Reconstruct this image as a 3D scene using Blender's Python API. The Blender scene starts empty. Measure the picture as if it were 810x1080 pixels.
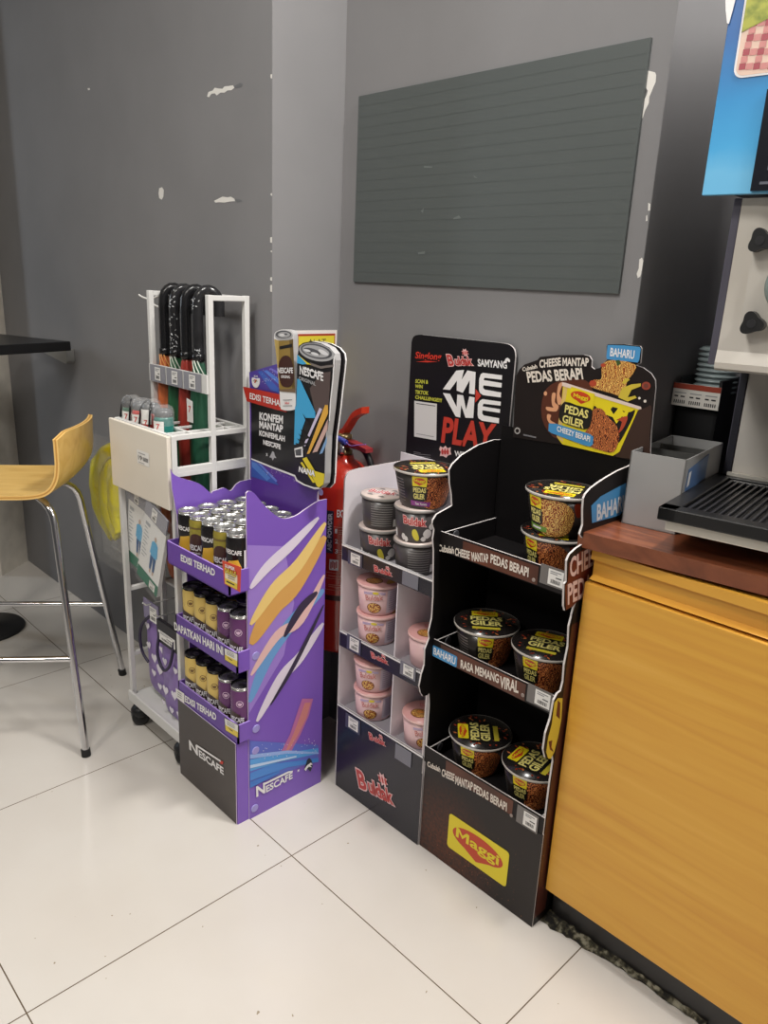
import bpy, bmesh, math, random
from mathutils import Vector, Matrix
random.seed(7)
SC = bpy.context.scene
COL = SC.collection
PI = math.pi

# ------------------------------------------------------------------ camera (recovered from the floor tiles, tile = 0.6 m)
FPX, YAW, PITCH, ROLL = 800.893798, 2.36090874, 0.292934364, 0.045046253
CAM = Vector((2.37095023, -0.90641663, 1.29452231))
_f = Vector((math.cos(YAW) * math.cos(PITCH), math.sin(YAW) * math.cos(PITCH), -math.sin(PITCH)))
_r = Vector((math.sin(YAW), -math.cos(YAW), 0))
_u = _r.cross(_f)
_c, _s = math.cos(ROLL), math.sin(ROLL)
CR = _c * _r + _s * _u
CU = -_s * _r + _c * _u
CF = _f


def ray(x, y):
    return CR * ((x - 405) / FPX) + CU * ((540 - y) / FPX) + CF


class Fr:
    """a plane in the room with its own 2-D axes (u, v) and outward normal n"""
    def __init__(s, o, u, v):
        s.o = Vector(o); s.u = Vector(u).normalized(); s.v = Vector(v).normalized(); s.n = s.u.cross(s.v)

    def p(s, a, b, off=0.0):
        return s.o + s.u * a + s.v * b + s.n * off

    def px(s, x, y):
        d = ray(x, y)
        t = s.n.dot(s.o - CAM) / s.n.dot(d)
        q = CAM + d * t - s.o
        return (q.dot(s.u), q.dot(s.v))

    def k(s, crop, pts):
        x0, y0, sc = crop
        return [s.px(x0 + x / sc, y0 + y / sc) for x, y in pts]


def front(y, x=0.0, z=0.0):
    return Fr((x, y, z), (1, 0, 0), (0, 0, 1))


def sideR(x, y=0.0, z=0.0):
    return Fr((x, y, z), (0, 1, 0), (0, 0, 1))


def sideL(x, y=0.0, z=0.0):
    return Fr((x, y, z), (0, -1, 0), (0, 0, 1))


def top(z, x=0.0, y=0.0):
    return Fr((x, y, z), (1, 0, 0), (0, 1, 0))


# ------------------------------------------------------------------ materials
def lin(c):
    o = []
    for v in c[:3]:
        v = v / 255.0
        o.append(v / 12.92 if v <= 0.04045 else ((v + 0.055) / 1.055) ** 2.4)
    return (o[0], o[1], o[2], 1.0)


_mats = {}


def new_mat(name):
    m = bpy.data.materials.new(name); m.use_nodes = True
    nt = m.node_tree
    b = nt.nodes['Principled BSDF']
    _mats[name] = m
    return m, nt, b


def M(name, c=None, rough=0.5, metal=0.0, spec=0.5, noise=0.0, nscale=30.0, alpha=None, trans=0.0, coat=0.0, emit=0.0, bump=0.0, stretch=None, ior=None):
    if name in _mats:
        return _mats[name]
    m, nt, b = new_mat(name)
    col = lin(c)
    b.inputs['Base Color'].default_value = col
    b.inputs['Roughness'].default_value = rough
    b.inputs['Metallic'].default_value = metal
    b.inputs['Specular IOR Level'].default_value = spec
    if trans:
        b.inputs['Transmission Weight'].default_value = trans
    if ior:
        b.inputs['IOR'].default_value = ior
    if coat:
        b.inputs['Coat Weight'].default_value = coat; b.inputs['Coat Roughness'].default_value = 0.08
    if alpha is not None:
        b.inputs['Alpha'].default_value = alpha
    if emit:
        b.inputs['Emission Color'].default_value = col; b.inputs['Emission Strength'].default_value = emit
    if noise or bump:
        tc = nt.nodes.new('ShaderNodeTexCoord')
        n = nt.nodes.new('ShaderNodeTexNoise'); n.inputs['Scale'].default_value = nscale; n.inputs['Detail'].default_value = 5
        if stretch:
            mp = nt.nodes.new('ShaderNodeMapping'); mp.inputs['Scale'].default_value = stretch
            nt.links.new(tc.outputs['Object'], mp.inputs['Vector']); nt.links.new(mp.outputs['Vector'], n.inputs['Vector'])
        else:
            nt.links.new(tc.outputs['Object'], n.inputs['Vector'])
        if noise:
            r = nt.nodes.new('ShaderNodeValToRGB')
            r.color_ramp.elements[0].position = 0.3; r.color_ramp.elements[1].position = 0.7
            lo = [max(0, v * (1 - noise)) for v in col[:3]] + [1]; hi = [min(1, v * (1 + noise)) for v in col[:3]] + [1]
            r.color_ramp.elements[0].color = lo; r.color_ramp.elements[1].color = hi
            nt.links.new(n.outputs['Fac'], r.inputs['Fac']); nt.links.new(r.outputs['Color'], b.inputs['Base Color'])
        if bump:
            bp = nt.nodes.new('ShaderNodeBump'); bp.inputs['Strength'].default_value = bump; bp.inputs['Distance'].default_value = 0.002
            nt.links.new(n.outputs['Fac'], bp.inputs['Height']); nt.links.new(bp.outputs['Normal'], b.inputs['Normal'])
    return m


def ramp_mat(name, kind, stops, scale, rough=0.4, distort=0.0, detail=2.0, stretch=(1, 1, 1), coord='Object', bump=0.0, rot=(0, 0, 0)):
    """printed / grained surface: a texture run through a colour ramp"""
    if name in _mats:
        return _mats[name]
    m, nt, b = new_mat(name)
    b.inputs['Roughness'].default_value = rough
    tc = nt.nodes.new('ShaderNodeTexCoord'); mp = nt.nodes.new('ShaderNodeMapping')
    mp.inputs['Scale'].default_value = stretch; mp.inputs['Rotation'].default_value = rot
    nt.links.new(tc.outputs[coord], mp.inputs['Vector'])
    if kind == 'wave':
        t = nt.nodes.new('ShaderNodeTexWave'); t.inputs['Distortion'].default_value = distort; t.inputs['Detail'].default_value = detail; out = 'Fac'
        t.inputs['Detail Scale'].default_value = 1.5
    elif kind == 'voronoi':
        t = nt.nodes.new('ShaderNodeTexVoronoi'); t.feature = 'DISTANCE_TO_EDGE'; out = 'Distance'
    else:
        t = nt.nodes.new('ShaderNodeTexNoise'); t.inputs['Detail'].default_value = detail; t.inputs['Distortion'].default_value = distort; out = 'Fac'
    t.inputs['Scale'].default_value = scale
    nt.links.new(mp.outputs['Vector'], t.inputs['Vector'])
    r = nt.nodes.new('ShaderNodeValToRGB')
    els = r.color_ramp.elements
    while len(els) < len(stops):
        els.new(0.5)
    for e, (p, c) in zip(els, stops):
        e.position = p; e.color = lin(c)
    nt.links.new(t.outputs[out], r.inputs['Fac']); nt.links.new(r.outputs['Color'], b.inputs['Base Color'])
    if bump:
        bp = nt.nodes.new('ShaderNodeBump'); bp.inputs['Strength'].default_value = bump; bp.inputs['Distance'].default_value = 0.002
        nt.links.new(t.outputs[out], bp.inputs['Height']); nt.links.new(bp.outputs['Normal'], b.inputs['Normal'])
    return m


# ------------------------------------------------------------------ lettering (built-in font turned into flat mesh)
_tc = {}


def text_mesh(s, bold=0.0, shear=0.0):
    key = (s, round(bold, 3), shear)
    if key in _tc:
        return _tc[key]
    if 'M' in s and bold > 0:
        # the font's M does not thicken cleanly, so it is drawn here as strokes
        stem = text_mesh('I', 0.0)[2]; mb = text_mesh('E', 0.0)[2]; iw = stem[1]; t = (stem[1] - stem[0]) + 2 * bold
        vs = []; fs = []
        for i, ch in enumerate(s):
            if ch == ' ':
                continue
            adv = text_mesh((s[:i] + 'I'), 0.0)[2][1] - iw if i else 0.0
            if ch == 'M':
                mw = text_mesh('M', 0.0)[2]
                x0, x1, y0, y1 = mw[0] - bold, mw[1] + bold, mb[2] - bold, mb[3] + bold
                xm = (x0 + x1) / 2; h = y1 - y0; yb = y0 + 0.16 * h
                gv = [(x0, y0), (x0 + t, y0), (x0 + t, y1 - 1.7 * t), (xm, yb), (x1 - t, y1 - 1.7 * t), (x1 - t, y0), (x1, y0), (x1, y1), (x1 - 1.05 * t, y1), (xm, min(yb + 1.75 * t, y1 - 0.1 * h)), (x0 + 1.05 * t, y1), (x0, y1)]
                gv = [(x + shear * y, y) for x, y in gv]
                gf = [(0, 1, 2, 11), (2, 10, 11), (2, 3, 9, 10), (3, 4, 8, 9), (4, 7, 8), (4, 5, 6, 7)]
            else:
                gv, gf, _ = text_mesh(ch, bold, shear)
            k = len(vs); vs += [(x + adv, y) for x, y in gv]; fs += [tuple(k + j for j in f) for f in gf]
        bb = (min(v[0] for v in vs), max(v[0] for v in vs), min(v[1] for v in vs), max(v[1] for v in vs))
        _tc[key] = (vs, fs, bb)
        return _tc[key]
    cu = bpy.data.curves.new('lettering', 'FONT'); cu.body = s; cu.offset = bold; cu.resolution_u = 3; cu.shear = shear
    ob = bpy.data.objects.new('lettering', cu)
    me = bpy.data.meshes.new_from_object(ob)
    vs = [(v.co.x, v.co.y) for v in me.vertices]; fs = [tuple(p.vertices) for p in me.polygons]
    bpy.data.objects.remove(ob); bpy.data.curves.remove(cu); bpy.data.meshes.remove(me)
    bb = (min(v[0] for v in vs), max(v[0] for v in vs), min(v[1] for v in vs), max(v[1] for v in vs))
    _tc[key] = (vs, fs, bb)
    return _tc[key]


# ------------------------------------------------------------------ mesh gatherer
def inv(m):
    return m.inverted()


class G:
    def __init__(s):
        s.v = []; s.f = []; s.mi = []; s.sm = []; s.mats = []

    def m(s, mat):
        if mat not in s.mats:
            s.mats.append(mat)
        return s.mats.index(mat)

    def add(s, verts, faces, mat, smooth=False):
        b = len(s.v); k = s.m(mat)
        s.v += [Vector(v) for v in verts]
        for f in faces:
            s.f.append([b + i for i in f]); s.mi.append(k); s.sm.append(smooth)
        return s

    def box(s, x0, x1, y0, y1, z0, z1, mat, mtx=None):
        vs = [(x, y, z) for z in (z0, z1) for y in (y0, y1) for x in (x0, x1)]
        if mtx is not None:
            vs = [mtx @ Vector(v) for v in vs]
        return s.add(vs, [(0, 2, 3, 1), (4, 5, 7, 6), (0, 1, 5, 4), (2, 6, 7, 3), (0, 4, 6, 2), (1, 3, 7, 5)], mat)

    def bbox(s, x0, x1, y0, y1, z0, z1, mat, r=0.004, mtx=None):
        """box with bevelled edges"""
        bm = bmesh.new()
        bmesh.ops.create_cube(bm, size=1.0)
        for v in bm.verts:
            v.co = Vector((x0 + (v.co.x + .5) * (x1 - x0), y0 + (v.co.y + .5) * (y1 - y0), z0 + (v.co.z + .5) * (z1 - z0)))
        bmesh.ops.bevel(bm, geom=bm.edges[:], offset=r, segments=2, affect='EDGES', profile=0.5)
        bm.verts.index_update()
        vs = [mtx @ v.co if mtx is not None else v.co.copy() for v in bm.verts]
        fs = [[v.index for v in f.verts] for f in bm.faces]
        bm.free()
        return s.add(vs, fs, mat, False)

    def slab(s, fr, pts, thick, mat, edge=None, back=None, off=0.0):
        if area(pts) < 0:
            pts = pts[::-1]
        n = len(pts)
        fv = [fr.p(a, b, off) for a, b in pts]; bv = [fr.p(a, b, off - thick) for a, b in pts]
        s.add(fv, [list(range(n))], mat)
        s.add(bv, [list(range(n))[::-1]], back or mat)
        s.add(fv + bv, [(i, n + i, n + (i + 1) % n, (i + 1) % n) for i in range(n)], edge or mat)
        return s

    def poly(s, fr, pts, off, mat):
        if area(pts) < 0:
            pts = pts[::-1]
        s.np = getattr(s, 'np', 0) + 1          # each print lies a hair above the one before it
        off += 4e-6 * (s.np % 64)
        return s.add([fr.p(a, b, off) for a, b in pts], [list(range(len(pts)))], mat)

    def text(s, fr, st, p0, p1, p2, mat, bold=0.02, off=0.001, out=None, ow=0.03, oo=None, shear=0.0):
        """lettering fitted to the parallelogram p0 (bottom left) p1 (bottom right) p2 (top left)"""
        layers = []
        if out is not None:
            layers.append((bold + ow, out, off))
        layers.append((bold, mat, off + (0.0004 if out is not None else 0)))
        _, _, bb = text_mesh(st, bold, shear)
        p0 = Vector(p0); e1 = Vector(p1) - p0; e2 = Vector(p2) - p0
        for bo, ma, of in layers:
            vs, fs, _ = text_mesh(st, bo, shear)
            q = []
            for x, y in vs:
                a = (x - bb[0]) / (bb[1] - bb[0]); b = (y - bb[2]) / (bb[3] - bb[2])
                w = p0 + e1 * a + e2 * b
                q.append(fr.p(w.x, w.y, of))
            s.add(q, fs, ma)
        return s

    def lathe(s, prof, mats, seg=32, c=(0, 0, 0), mtx=None, smooth=True, cap0=True, cap1=True):
        """prof: (r, z) from bottom to top; mats: one material or one per ring"""
        c = Vector(c); n = len(prof)
        vs = []
        for r, z in prof:
            for i in range(seg):
                a = 2 * PI * i / seg
                v = Vector((r * math.cos(a), r * math.sin(a), z))
                vs.append((mtx @ v if mtx is not None else v) + c)
        for j in range(n - 1):
            ma = mats[min(j, len(mats) - 1)] if isinstance(mats, (list, tuple)) else mats
            idx = [(j * seg + i, j * seg + (i + 1) % seg, (j + 1) * seg + (i + 1) % seg, (j + 1) * seg + i) for i in range(seg)]
            s.add([], [], ma)
            k = s.m(ma)
            if j == 0:
                base = len(s.v); s.v += vs
            for f in idx:
                s.f.append([base + q for q in f]); s.mi.append(k); s.sm.append(smooth)
        ml = mats if not isinstance(mats, (list, tuple)) else None
        if cap0 and prof[0][0] > 1e-6:
            s.f.append([base + i for i in range(seg)][::-1]); s.mi.append(s.m(ml or mats[0])); s.sm.append(False)
        if cap1 and prof[-1][0] > 1e-6:
            s.f.append([base + (n - 1) * seg + i for i in range(seg)]); s.mi.append(s.m(ml or mats[-1])); s.sm.append(False)
        return s

    def tube(s, pts, r, mat, seg=10, closed=False, cap=True):
        pts = [Vector(p) for p in pts]; n = len(pts)
        rad = r if isinstance(r, (list, tuple)) else [r] * n
        rings = []
        up = None
        for i in range(n):
            if closed:
                t = (pts[(i + 1) % n] - pts[i - 1]).normalized()
            elif i == 0:
                t = (pts[1] - pts[0]).normalized()
            elif i == n - 1:
                t = (pts[-1] - pts[-2]).normalized()
            else:
                t = ((pts[i + 1] - pts[i]).normalized() + (pts[i] - pts[i - 1]).normalized()).normalized()
            if up is None:
                up = Vector((0, 0, 1)) if abs(t.z) < 0.9 else Vector((1, 0, 0))
            a = t.cross(up).normalized(); b = a.cross(t).normalized(); up = b
            rings.append([pts[i] + (a * math.cos(2 * PI * k / seg) + b * math.sin(2 * PI * k / seg)) * rad[i] for k in range(seg)])
        vs = [v for rg in rings for v in rg]
        fs = []
        for i in range(n if closed else n - 1):
            j = (i + 1) % n
            for k in range(seg):
                k2 = (k + 1) % seg
                fs.append((i * seg + k, i * seg + k2, j * seg + k2, j * seg + k))
        s.add(vs, fs, mat, True)
        if cap and not closed:
            s.add(rings[0], [list(range(seg))[::-1]], mat); s.add(rings[-1], [list(range(seg))], mat)
        return s

    def build(s, name, parent=None):
        me = bpy.data.meshes.new(name)
        mt = W[parent.name].inverted() if parent is not None and parent.name in W else None
        me.from_pydata([(mt @ v) if mt is not None else v for v in s.v], [], s.f)
        for ma in s.mats:
            me.materials.append(ma)
        me.polygons.foreach_set('material_index', s.mi)
        me.polygons.foreach_set('use_smooth', s.sm)
        me.update()
        o = bpy.data.objects.new(name, me); COL.objects.link(o)
        if parent is not None:
            o.parent = parent
            if parent.name in W:
                W[o.name] = W[parent.name]
        return o


W = {}


def area(p):
    return 0.5 * sum(p[i][0] * p[(i + 1) % len(p)][1] - p[(i + 1) % len(p)][0] * p[i][1] for i in range(len(p)))


def rrect(x0, x1, y0, y1, r, n=5):
    o = []
    for cx, cy, a0 in ((x1 - r, y1 - r, 0), (x0 + r, y1 - r, 90), (x0 + r, y0 + r, 180), (x1 - r, y0 + r, 270)):
        for i in range(n + 1):
            a = math.radians(a0 + 90 * i / n)
            o.append((cx + r * math.cos(a), cy + r * math.sin(a)))
    return o


def ell(cx, cy, rx, ry, n=24, rot=0.0):
    o = []
    for i in range(n):
        a = 2 * PI * i / n
        x, y = rx * math.cos(a), ry * math.sin(a)
        o.append((cx + x * math.cos(rot) - y * math.sin(rot), cy + x * math.sin(rot) + y * math.cos(rot)))
    return o


def smooth_pts(pts, n=4, closed=False):
    """Catmull-Rom through the points"""
    out = []; m = len(pts)
    rng = range(m if closed else m - 1)
    for i in rng:
        p = [Vector(pts[(i + d) % m]) if closed else Vector(pts[min(max(i + d, 0), m - 1)]) for d in (-1, 0, 1, 2)]
        for k in range(n):
            t = k / n
            out.append(tuple(0.5 * (2 * p[1] + (p[2] - p[0]) * t + (2 * p[0] - 5 * p[1] + 4 * p[2] - p[3]) * t * t + (3 * p[1] - p[0] - 3 * p[2] + p[3]) * t ** 3)))
    if not closed:
        out.append(tuple(pts[-1]))
    return out


def thing(name, label, cat, loc=(0, 0, 0), rotz=0.0, group=None):
    o = bpy.data.objects.new(name, None); COL.objects.link(o)
    o.empty_display_size = 0.05
    o.location = loc; o.rotation_euler = (0, 0, rotz)
    W[o.name] = Matrix.Translation(Vector(loc)) @ Matrix.Rotation(rotz, 4, 'Z')
    tag(o, label, cat, group)
    return o


def tag(o, label, cat, group=None):
    o['label'] = label; o['category'] = cat
    if group:
        o['group'] = group
    return o


def struct(name, g):
    o = g.build(name); o['kind'] = 'structure'
    return o


def kids(o):
    return [c for c in bpy.data.objects if c.parent == o]


def dup(root, loc, rotz, label, group=None):
    r = root.copy(); COL.objects.link(r); r.location = loc; r.rotation_euler = (0, 0, rotz)
    r['label'] = label
    if group:
        r['group'] = group
    for ch in kids(root):
        c = ch.copy(); COL.objects.link(c); c.parent = r
        for gch in kids(ch):
            d = gch.copy(); COL.objects.link(d); d.parent = c
    return r


class Wrap:
    """printing on a tapered round body: a = distance round it from azimuth az0 (rightwards), b = height"""
    def __init__(s, az0, prof, c=(0, 0, 0)):
        s.az = az0; s.prof = prof; s.c = Vector(c)
        s.R = max(r for r, z in prof)

    def rad(s, z):
        p = s.prof
        for (r0, z0), (r1, z1) in zip(p, p[1:]):
            if z0 <= z <= z1:
                return r0 + (r1 - r0) * (z - z0) / max(1e-9, z1 - z0)
        return p[0][0] if z < p[0][1] else p[-1][0]

    def p(s, a, b, off=0.0):
        th = s.az + a / s.R; r = s.rad(b) + off
        return s.c + Vector((r * math.cos(th), r * math.sin(th), b))


def clipx(pts, x, keep_right):
    out = []
    for i in range(len(pts)):
        p, q = pts[i], pts[(i + 1) % len(pts)]
        ip = (p[0] >= x) == keep_right or p[0] == x
        iq = (q[0] >= x) == keep_right or q[0] == x
        if ip:
            out.append(p)
        if ip != iq:
            t = (x - p[0]) / (q[0] - p[0])
            out.append((x, p[1] + t * (q[1] - p[1])))
    return out


def wpoly(g, w, pts, off, mat, step=0.006):
    """a patch of printing laid round a Wrap, cut in narrow strips so that it follows the curve"""
    if area(pts) < 0:
        pts = pts[::-1]
    x0 = min(p[0] for p in pts); x1 = max(p[0] for p in pts)
    n = max(1, int(math.ceil((x1 - x0) / step)))
    for i in range(n):
        a = x0 + (x1 - x0) * i / n; b = x0 + (x1 - x0) * (i + 1) / n
        q = clipx(clipx(pts, a, True), b, False)
        if len(q) >= 3 and abs(area(q)) > 1e-9:
            g.add([w.p(u, v, off) for u, v in q], [list(range(len(q)))], mat, False)


def rect(x0, x1, y0, y1):
    return [(x0, y0), (x1, y0), (x1, y1), (x0, y1)]
# ================================================================== THE SETTING
YM, YR, YB = 0.2346, 0.4518, 1.20       # main wall, recessed wall, far wall behind the counter
XS, XE = 0.798, 1.645                   # the two vertical corners
wall_m = M('wall_grey_paint', (131, 130, 131), rough=0.8, spec=0.12, noise=0.035, nscale=5.0, bump=0.06)
chip_m = M('bare_plaster', (225, 222, 216), rough=0.9)
scuff_m = M('wall_scuff', (105, 106, 108), rough=0.7)


def floor_material():
    m, nt, b = new_mat('polished_cream_tile')
    L = nt.links
    geo = nt.nodes.new('ShaderNodeNewGeometry'); sp = nt.nodes.new('ShaderNodeSeparateXYZ'); L.new(geo.outputs['Position'], sp.inputs[0])

    def math_(op, a, bb=None):
        n = nt.nodes.new('ShaderNodeMath'); n.operation = op
        for i, v in enumerate((a, bb)):
            if v is None:
                continue
            if isinstance(v, (int, float)):
                n.inputs[i].default_value = v
            else:
                L.new(v, n.inputs[i])
        return n.outputs[0]
    ds = []
    for ax in (0, 1):
        q = math_('FRACT', math_('ADD', math_('DIVIDE', sp.outputs[ax], 0.6), 0.5))
        ds.append(math_('ABSOLUTE', math_('SUBTRACT', q, 0.5)))
    line = math_('LESS_THAN', math_('MINIMUM', ds[0], ds[1]), 0.0021)
    n1 = nt.nodes.new('ShaderNodeTexNoise'); n1.inputs['Scale'].default_value = 3.0; n1.inputs['Detail'].default_value = 6
    L.new(geo.outputs['Position'], n1.inputs['Vector'])
    rp = nt.nodes.new('ShaderNodeValToRGB')
    rp.color_ramp.elements[0].position = 0.3; rp.color_ramp.elements[0].color = lin((200, 194, 186))
    rp.color_ramp.elements[1].position = 0.7; rp.color_ramp.elements[1].color = lin((206, 201, 194))
    L.new(n1.outputs['Fac'], rp.inputs['Fac'])
    # sparse dirt specks
    n2 = nt.nodes.new('ShaderNodeTexNoise'); n2.inputs['Scale'].default_value = 60; n2.inputs['Detail'].default_value = 1
    L.new(geo.outputs['Position'], n2.inputs['Vector'])
    sp2 = math_('GREATER_THAN', n2.outputs['Fac'], 0.79)
    mx0 = nt.nodes.new('ShaderNodeMixRGB'); L.new(sp2, mx0.inputs[0]); L.new(rp.outputs['Color'], mx0.inputs[1]); mx0.inputs[2].default_value = lin((150, 138, 118))
    mx = nt.nodes.new('ShaderNodeMixRGB'); L.new(line, mx.inputs[0]); L.new(mx0.outputs[0], mx.inputs[1]); mx.inputs[2].default_value = lin((92, 76, 58))
    L.new(mx.outputs[0], b.inputs['Base Color'])
    rg = nt.nodes.new('ShaderNodeMixRGB'); L.new(line, rg.inputs[0]); rg.inputs[1].default_value = (0.16, 0.16, 0.16, 1); rg.inputs[2].default_value = (0.8, 0.8, 0.8, 1)
    L.new(rg.outputs[0], b.inputs['Roughness'])
    b.inputs['Specular IOR Level'].default_value = 0.45
    return m


g = G(); g.box(-2.6, 3.6, -3.4, 1.4, -0.05, 0.0, floor_material()); struct('floor', g)

# main wall on the left, with chipped paint
fm = front(YM)
g = G(); g.box(-1.7, XS, YM, YM + 0.12, 0, 2.8, wall_m)
cA = (0, 0, 2.7)
for pts in ([(590, 275), (594, 262), (606, 258), (612, 250), (622, 252), (634, 253), (640, 246), (652, 245), (664, 243), (668, 250), (660, 257), (648, 258), (640, 264), (628, 264), (618, 272), (612, 266), (603, 267), (596, 277)],
            [(454, 536), (462, 533), (467, 541), (466, 560), (461, 569), (454, 564), (452, 550)],
            [(610, 572), (622, 566), (634, 560), (648, 562), (658, 560), (668, 566), (670, 573), (655, 574), (640, 577), (625, 576), (614, 577)],
            [(250, 251), (256, 251), (257, 256), (251, 257)]):
    g.poly(fm, fm.k(cA, pts), 0.0006, chip_m)
for pts in ([(668, 245), (684, 236), (692, 240), (688, 248), (670, 252)], [(668, 567), (684, 568), (690, 573), (676, 577)]):
    g.poly(fm, fm.k(cA, pts), 0.0005, scuff_m)
# chipped corner bead along the outer corner
for y0, y1, w in ((212, 224, 3), (551, 558, 3), (676, 692, 4), (714, 719, 3), (790, 800, 4), (812, 832, 4)):
    g.poly(fm, fm.k(cA, [(774 - w, y0), (775.5, y0 - 1), (775.5, y1), (774 - w, y1 - 2)]), 0.0006, chip_m)
struct('wall_back', g)

g = G(); g.box(XS - 0.10, XS + 0.0006, YM + 0.0008, YR + 0.12, 0, 2.8, wall_m)
struct('wall_step', g)

fr_ = front(YR)
g = G(); g.box(XS, XE, YR, YR + 0.12, 0, 2.8, wall_m)
cB = (660, 0, 3.6)
for pts in ([(82, 268), (92, 270), (112, 275), (116, 285), (114, 312), (106, 330), (98, 350), (90, 368), (88, 392), (74, 420), (66, 446), (58, 458), (54, 452), (58, 420), (68, 385), (80, 360), (84, 345), (70, 322), (74, 300)],
            [(86, 770), (94, 775), (93, 800), (85, 800)],
            [(52, 985), (62, 978), (67, 990), (62, 1025), (56, 1050), (46, 1056), (42, 1040), (50, 1018)],
            [(78, 820), (82, 816), (83, 838), (77, 840)]):
    g.poly(fr_, fr_.k(cB, pts), 0.0006, chip_m)
struct('wall_recess', g)

g = G(); g.box(XE - 0.10, XE + 0.0006, YR + 0.0008, YB, 0, 2.8, wall_m); struct('wall_return', g)
g = G(); g.box(XE, 3.6, YB, YB + 0.12, 0, 2.8, wall_m); struct('wall_far', g)
g = G(); g.box(3.48, 3.6, -3.4, YB, 0, 2.8, wall_m); struct('wall_right', g)

# chamfered concrete pillar on the left
pil_m = M('bare_concrete', (222, 216, 204), rough=0.85, noise=0.1, nscale=14, bump=0.35)
g = G(); ft = top(0)
g.slab(Fr((0, 0, 2.8), (1, 0, 0), (0, 1, 0)), [(-1.093, YM), (-0.972, 0.08), (-1.11, -0.045), (-1.7, -0.045), (-1.7, YM)], 2.8, pil_m)
struct('wall_left', g)
g = G(); g.box(-2.6, 3.6, -3.4, 1.4, 2.8, 2.85, M('ceiling_white', (235, 233, 228), rough=0.9)); struct('ceiling', g)

# mounted dark board on the recessed wall
board_m = M('board_charcoal_green', (84, 89, 88), rough=0.45, spec=0.4, noise=0.03, nscale=3)
f2 = front(YR - 0.006)
bp = [f2.px(377, 103), f2.px(685, 38), f2.px(654, 306), f2.px(373.5, 300)]
x0 = (bp[0][0] + bp[3][0]) / 2; x1 = (bp[1][0] + bp[2][0]) / 2; z0 = (bp[2][1] + bp[3][1]) / 2; z1 = (bp[0][1] + bp[1][1]) / 2
BX = (x0, x1, z0, z1)
t = thing('notice_board', 'large blank charcoal board fixed flat on the grey wall', 'board', ((x0 + x1) / 2, YR, z0))
g = G(); g.slab(f2, rect(x0, x1, z0, z1), 0.006, board_m)
scr = M('faint_scratch', (104, 110, 109), rough=0.5)
for pts in ([(302, 410), (308, 403), (306, 414)], [(364, 424), (376, 418), (380, 424), (366, 426)], [(308, 322), (324, 323), (324, 326), (308, 326)], [(296, 490), (310, 488), (309, 493), (297, 494)], [(404, 340), (412, 346), (406, 345)]):
    g.poly(f2, f2.k((280, 0, 1.841), pts), 0.0005, scr)
for i in range(1, 18):   # ribs of the corrugated sheet
    zz = z0 + (z1 - z0) * i / 18
    g.poly(f2, rect(x0 + 0.004, x1 - 0.004, zz, zz + 0.0008), 0.0003, M('board_rib', (83, 88, 87), rough=0.45))
g.build('panel', t)

# yellow equipment sign on the step face
fs = sideR(XS)
t = thing('wall_sign', 'yellow sign with red border fixed on the wall corner above the fire extinguisher', 'sign', (XS, 0.376, 1.0))
g = G()
g.slab(fs, rect(0.305, 0.443, 0.98, 1.169), 0.003, M('sign_white', (236, 228, 222), rough=0.4), off=0.003)
g.poly(fs, rect(0.311, 0.437, 0.986, 1.1605), 0.0034, M('sign_red', (165, 60, 40), rough=0.4))
g.poly(fs, rect(0.3145, 0.4335, 0.9895, 1.155), 0.0038, M('sign_yellow', (222, 205, 60), rough=0.4))
g.build('panel', t)
g = G(); g.text(fs, 'ALAT', (0.345, 1.131), (0.405, 1.131), (0.345, 1.147), M('sign_ink', (60, 56, 40), rough=0.5), 0.0, 0.0042)
g.build('lettering', t)

# ================================================================== BAR TABLE AND STOOL
blk = M('black_laminate', (22, 22, 24), rough=0.35)
blkp = M('black_plastic', (20, 20, 21), rough=0.45)
tt = thing('bar_table', 'black square bar table against the wall at the left edge', 'table', (-0.49, -0.12, 0), math.radians(17))
A = W[tt.name]
g = G(); g.bbox(-0.25, 0.25, -0.25, 0.25, 1.020, 1.052, blk, 0.003, A); g.build('tabletop', tt)
g = G(); g.lathe([(0.128, 0.0), (0.13, 0.006), (0.125, 0.012), (0.04, 0.02), (0.03, 0.03)], blkp, 40, (-0.467, -0.14, 0)); g.build('base_plate', tt)
g = G(); g.tube([(-0.467, -0.14, 0.028), (-0.467, -0.14, 1.02)], 0.028, blkp, 20); g.build('pedestal', tt)
g = G(); al = M('brushed_aluminium', (168, 168, 166), rough=0.35, metal=0.7)
g.slab(front(YM - 0.03), [(-0.72, 1.0), (-0.40, 1.018), (-0.40, 0.975), (-0.415, 0.965)], 0.028, al)
g.build('support_bracket', tt)

ply = ramp_mat('birch_ply', 'noise', [(0.3, (206, 164, 88)), (0.5, (219, 180, 104)), (0.72, (226, 190, 116))], 3.0, rough=0.3, detail=4, distort=1.2, stretch=(9, 1.6, 5))
plye = ramp_mat('ply_edge', 'wave', [(0.3, (190, 140, 62)), (0.7, (226, 186, 112))], 120, rough=0.45, stretch=(0, 0, 1))
chrome = M('chrome', (205, 205, 208), rough=0.12, metal=1.0)
ALPHA = math.atan2(-0.615, 0.79)
so = (0.204, -0.227, 0)
st = thing('bar_stool', 'bar stool with curved plywood seat and chrome legs at the black table', 'stool', so, ALPHA)
A = W[st.name]
prof = smooth_pts([(-0.225, 0.690), (-0.205, 0.712), (-0.15, 0.719), (-0.06, 0.720), (0.04, 0.721), (0.11, 0.724), (0.152, 0.737), (0.178, 0.765), (0.192, 0.80), (0.200, 0.845), (0.206, 0.893)], 4)
NL = 18
vs = []; fs = []
TH = 0.012
n = len(prof)


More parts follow.
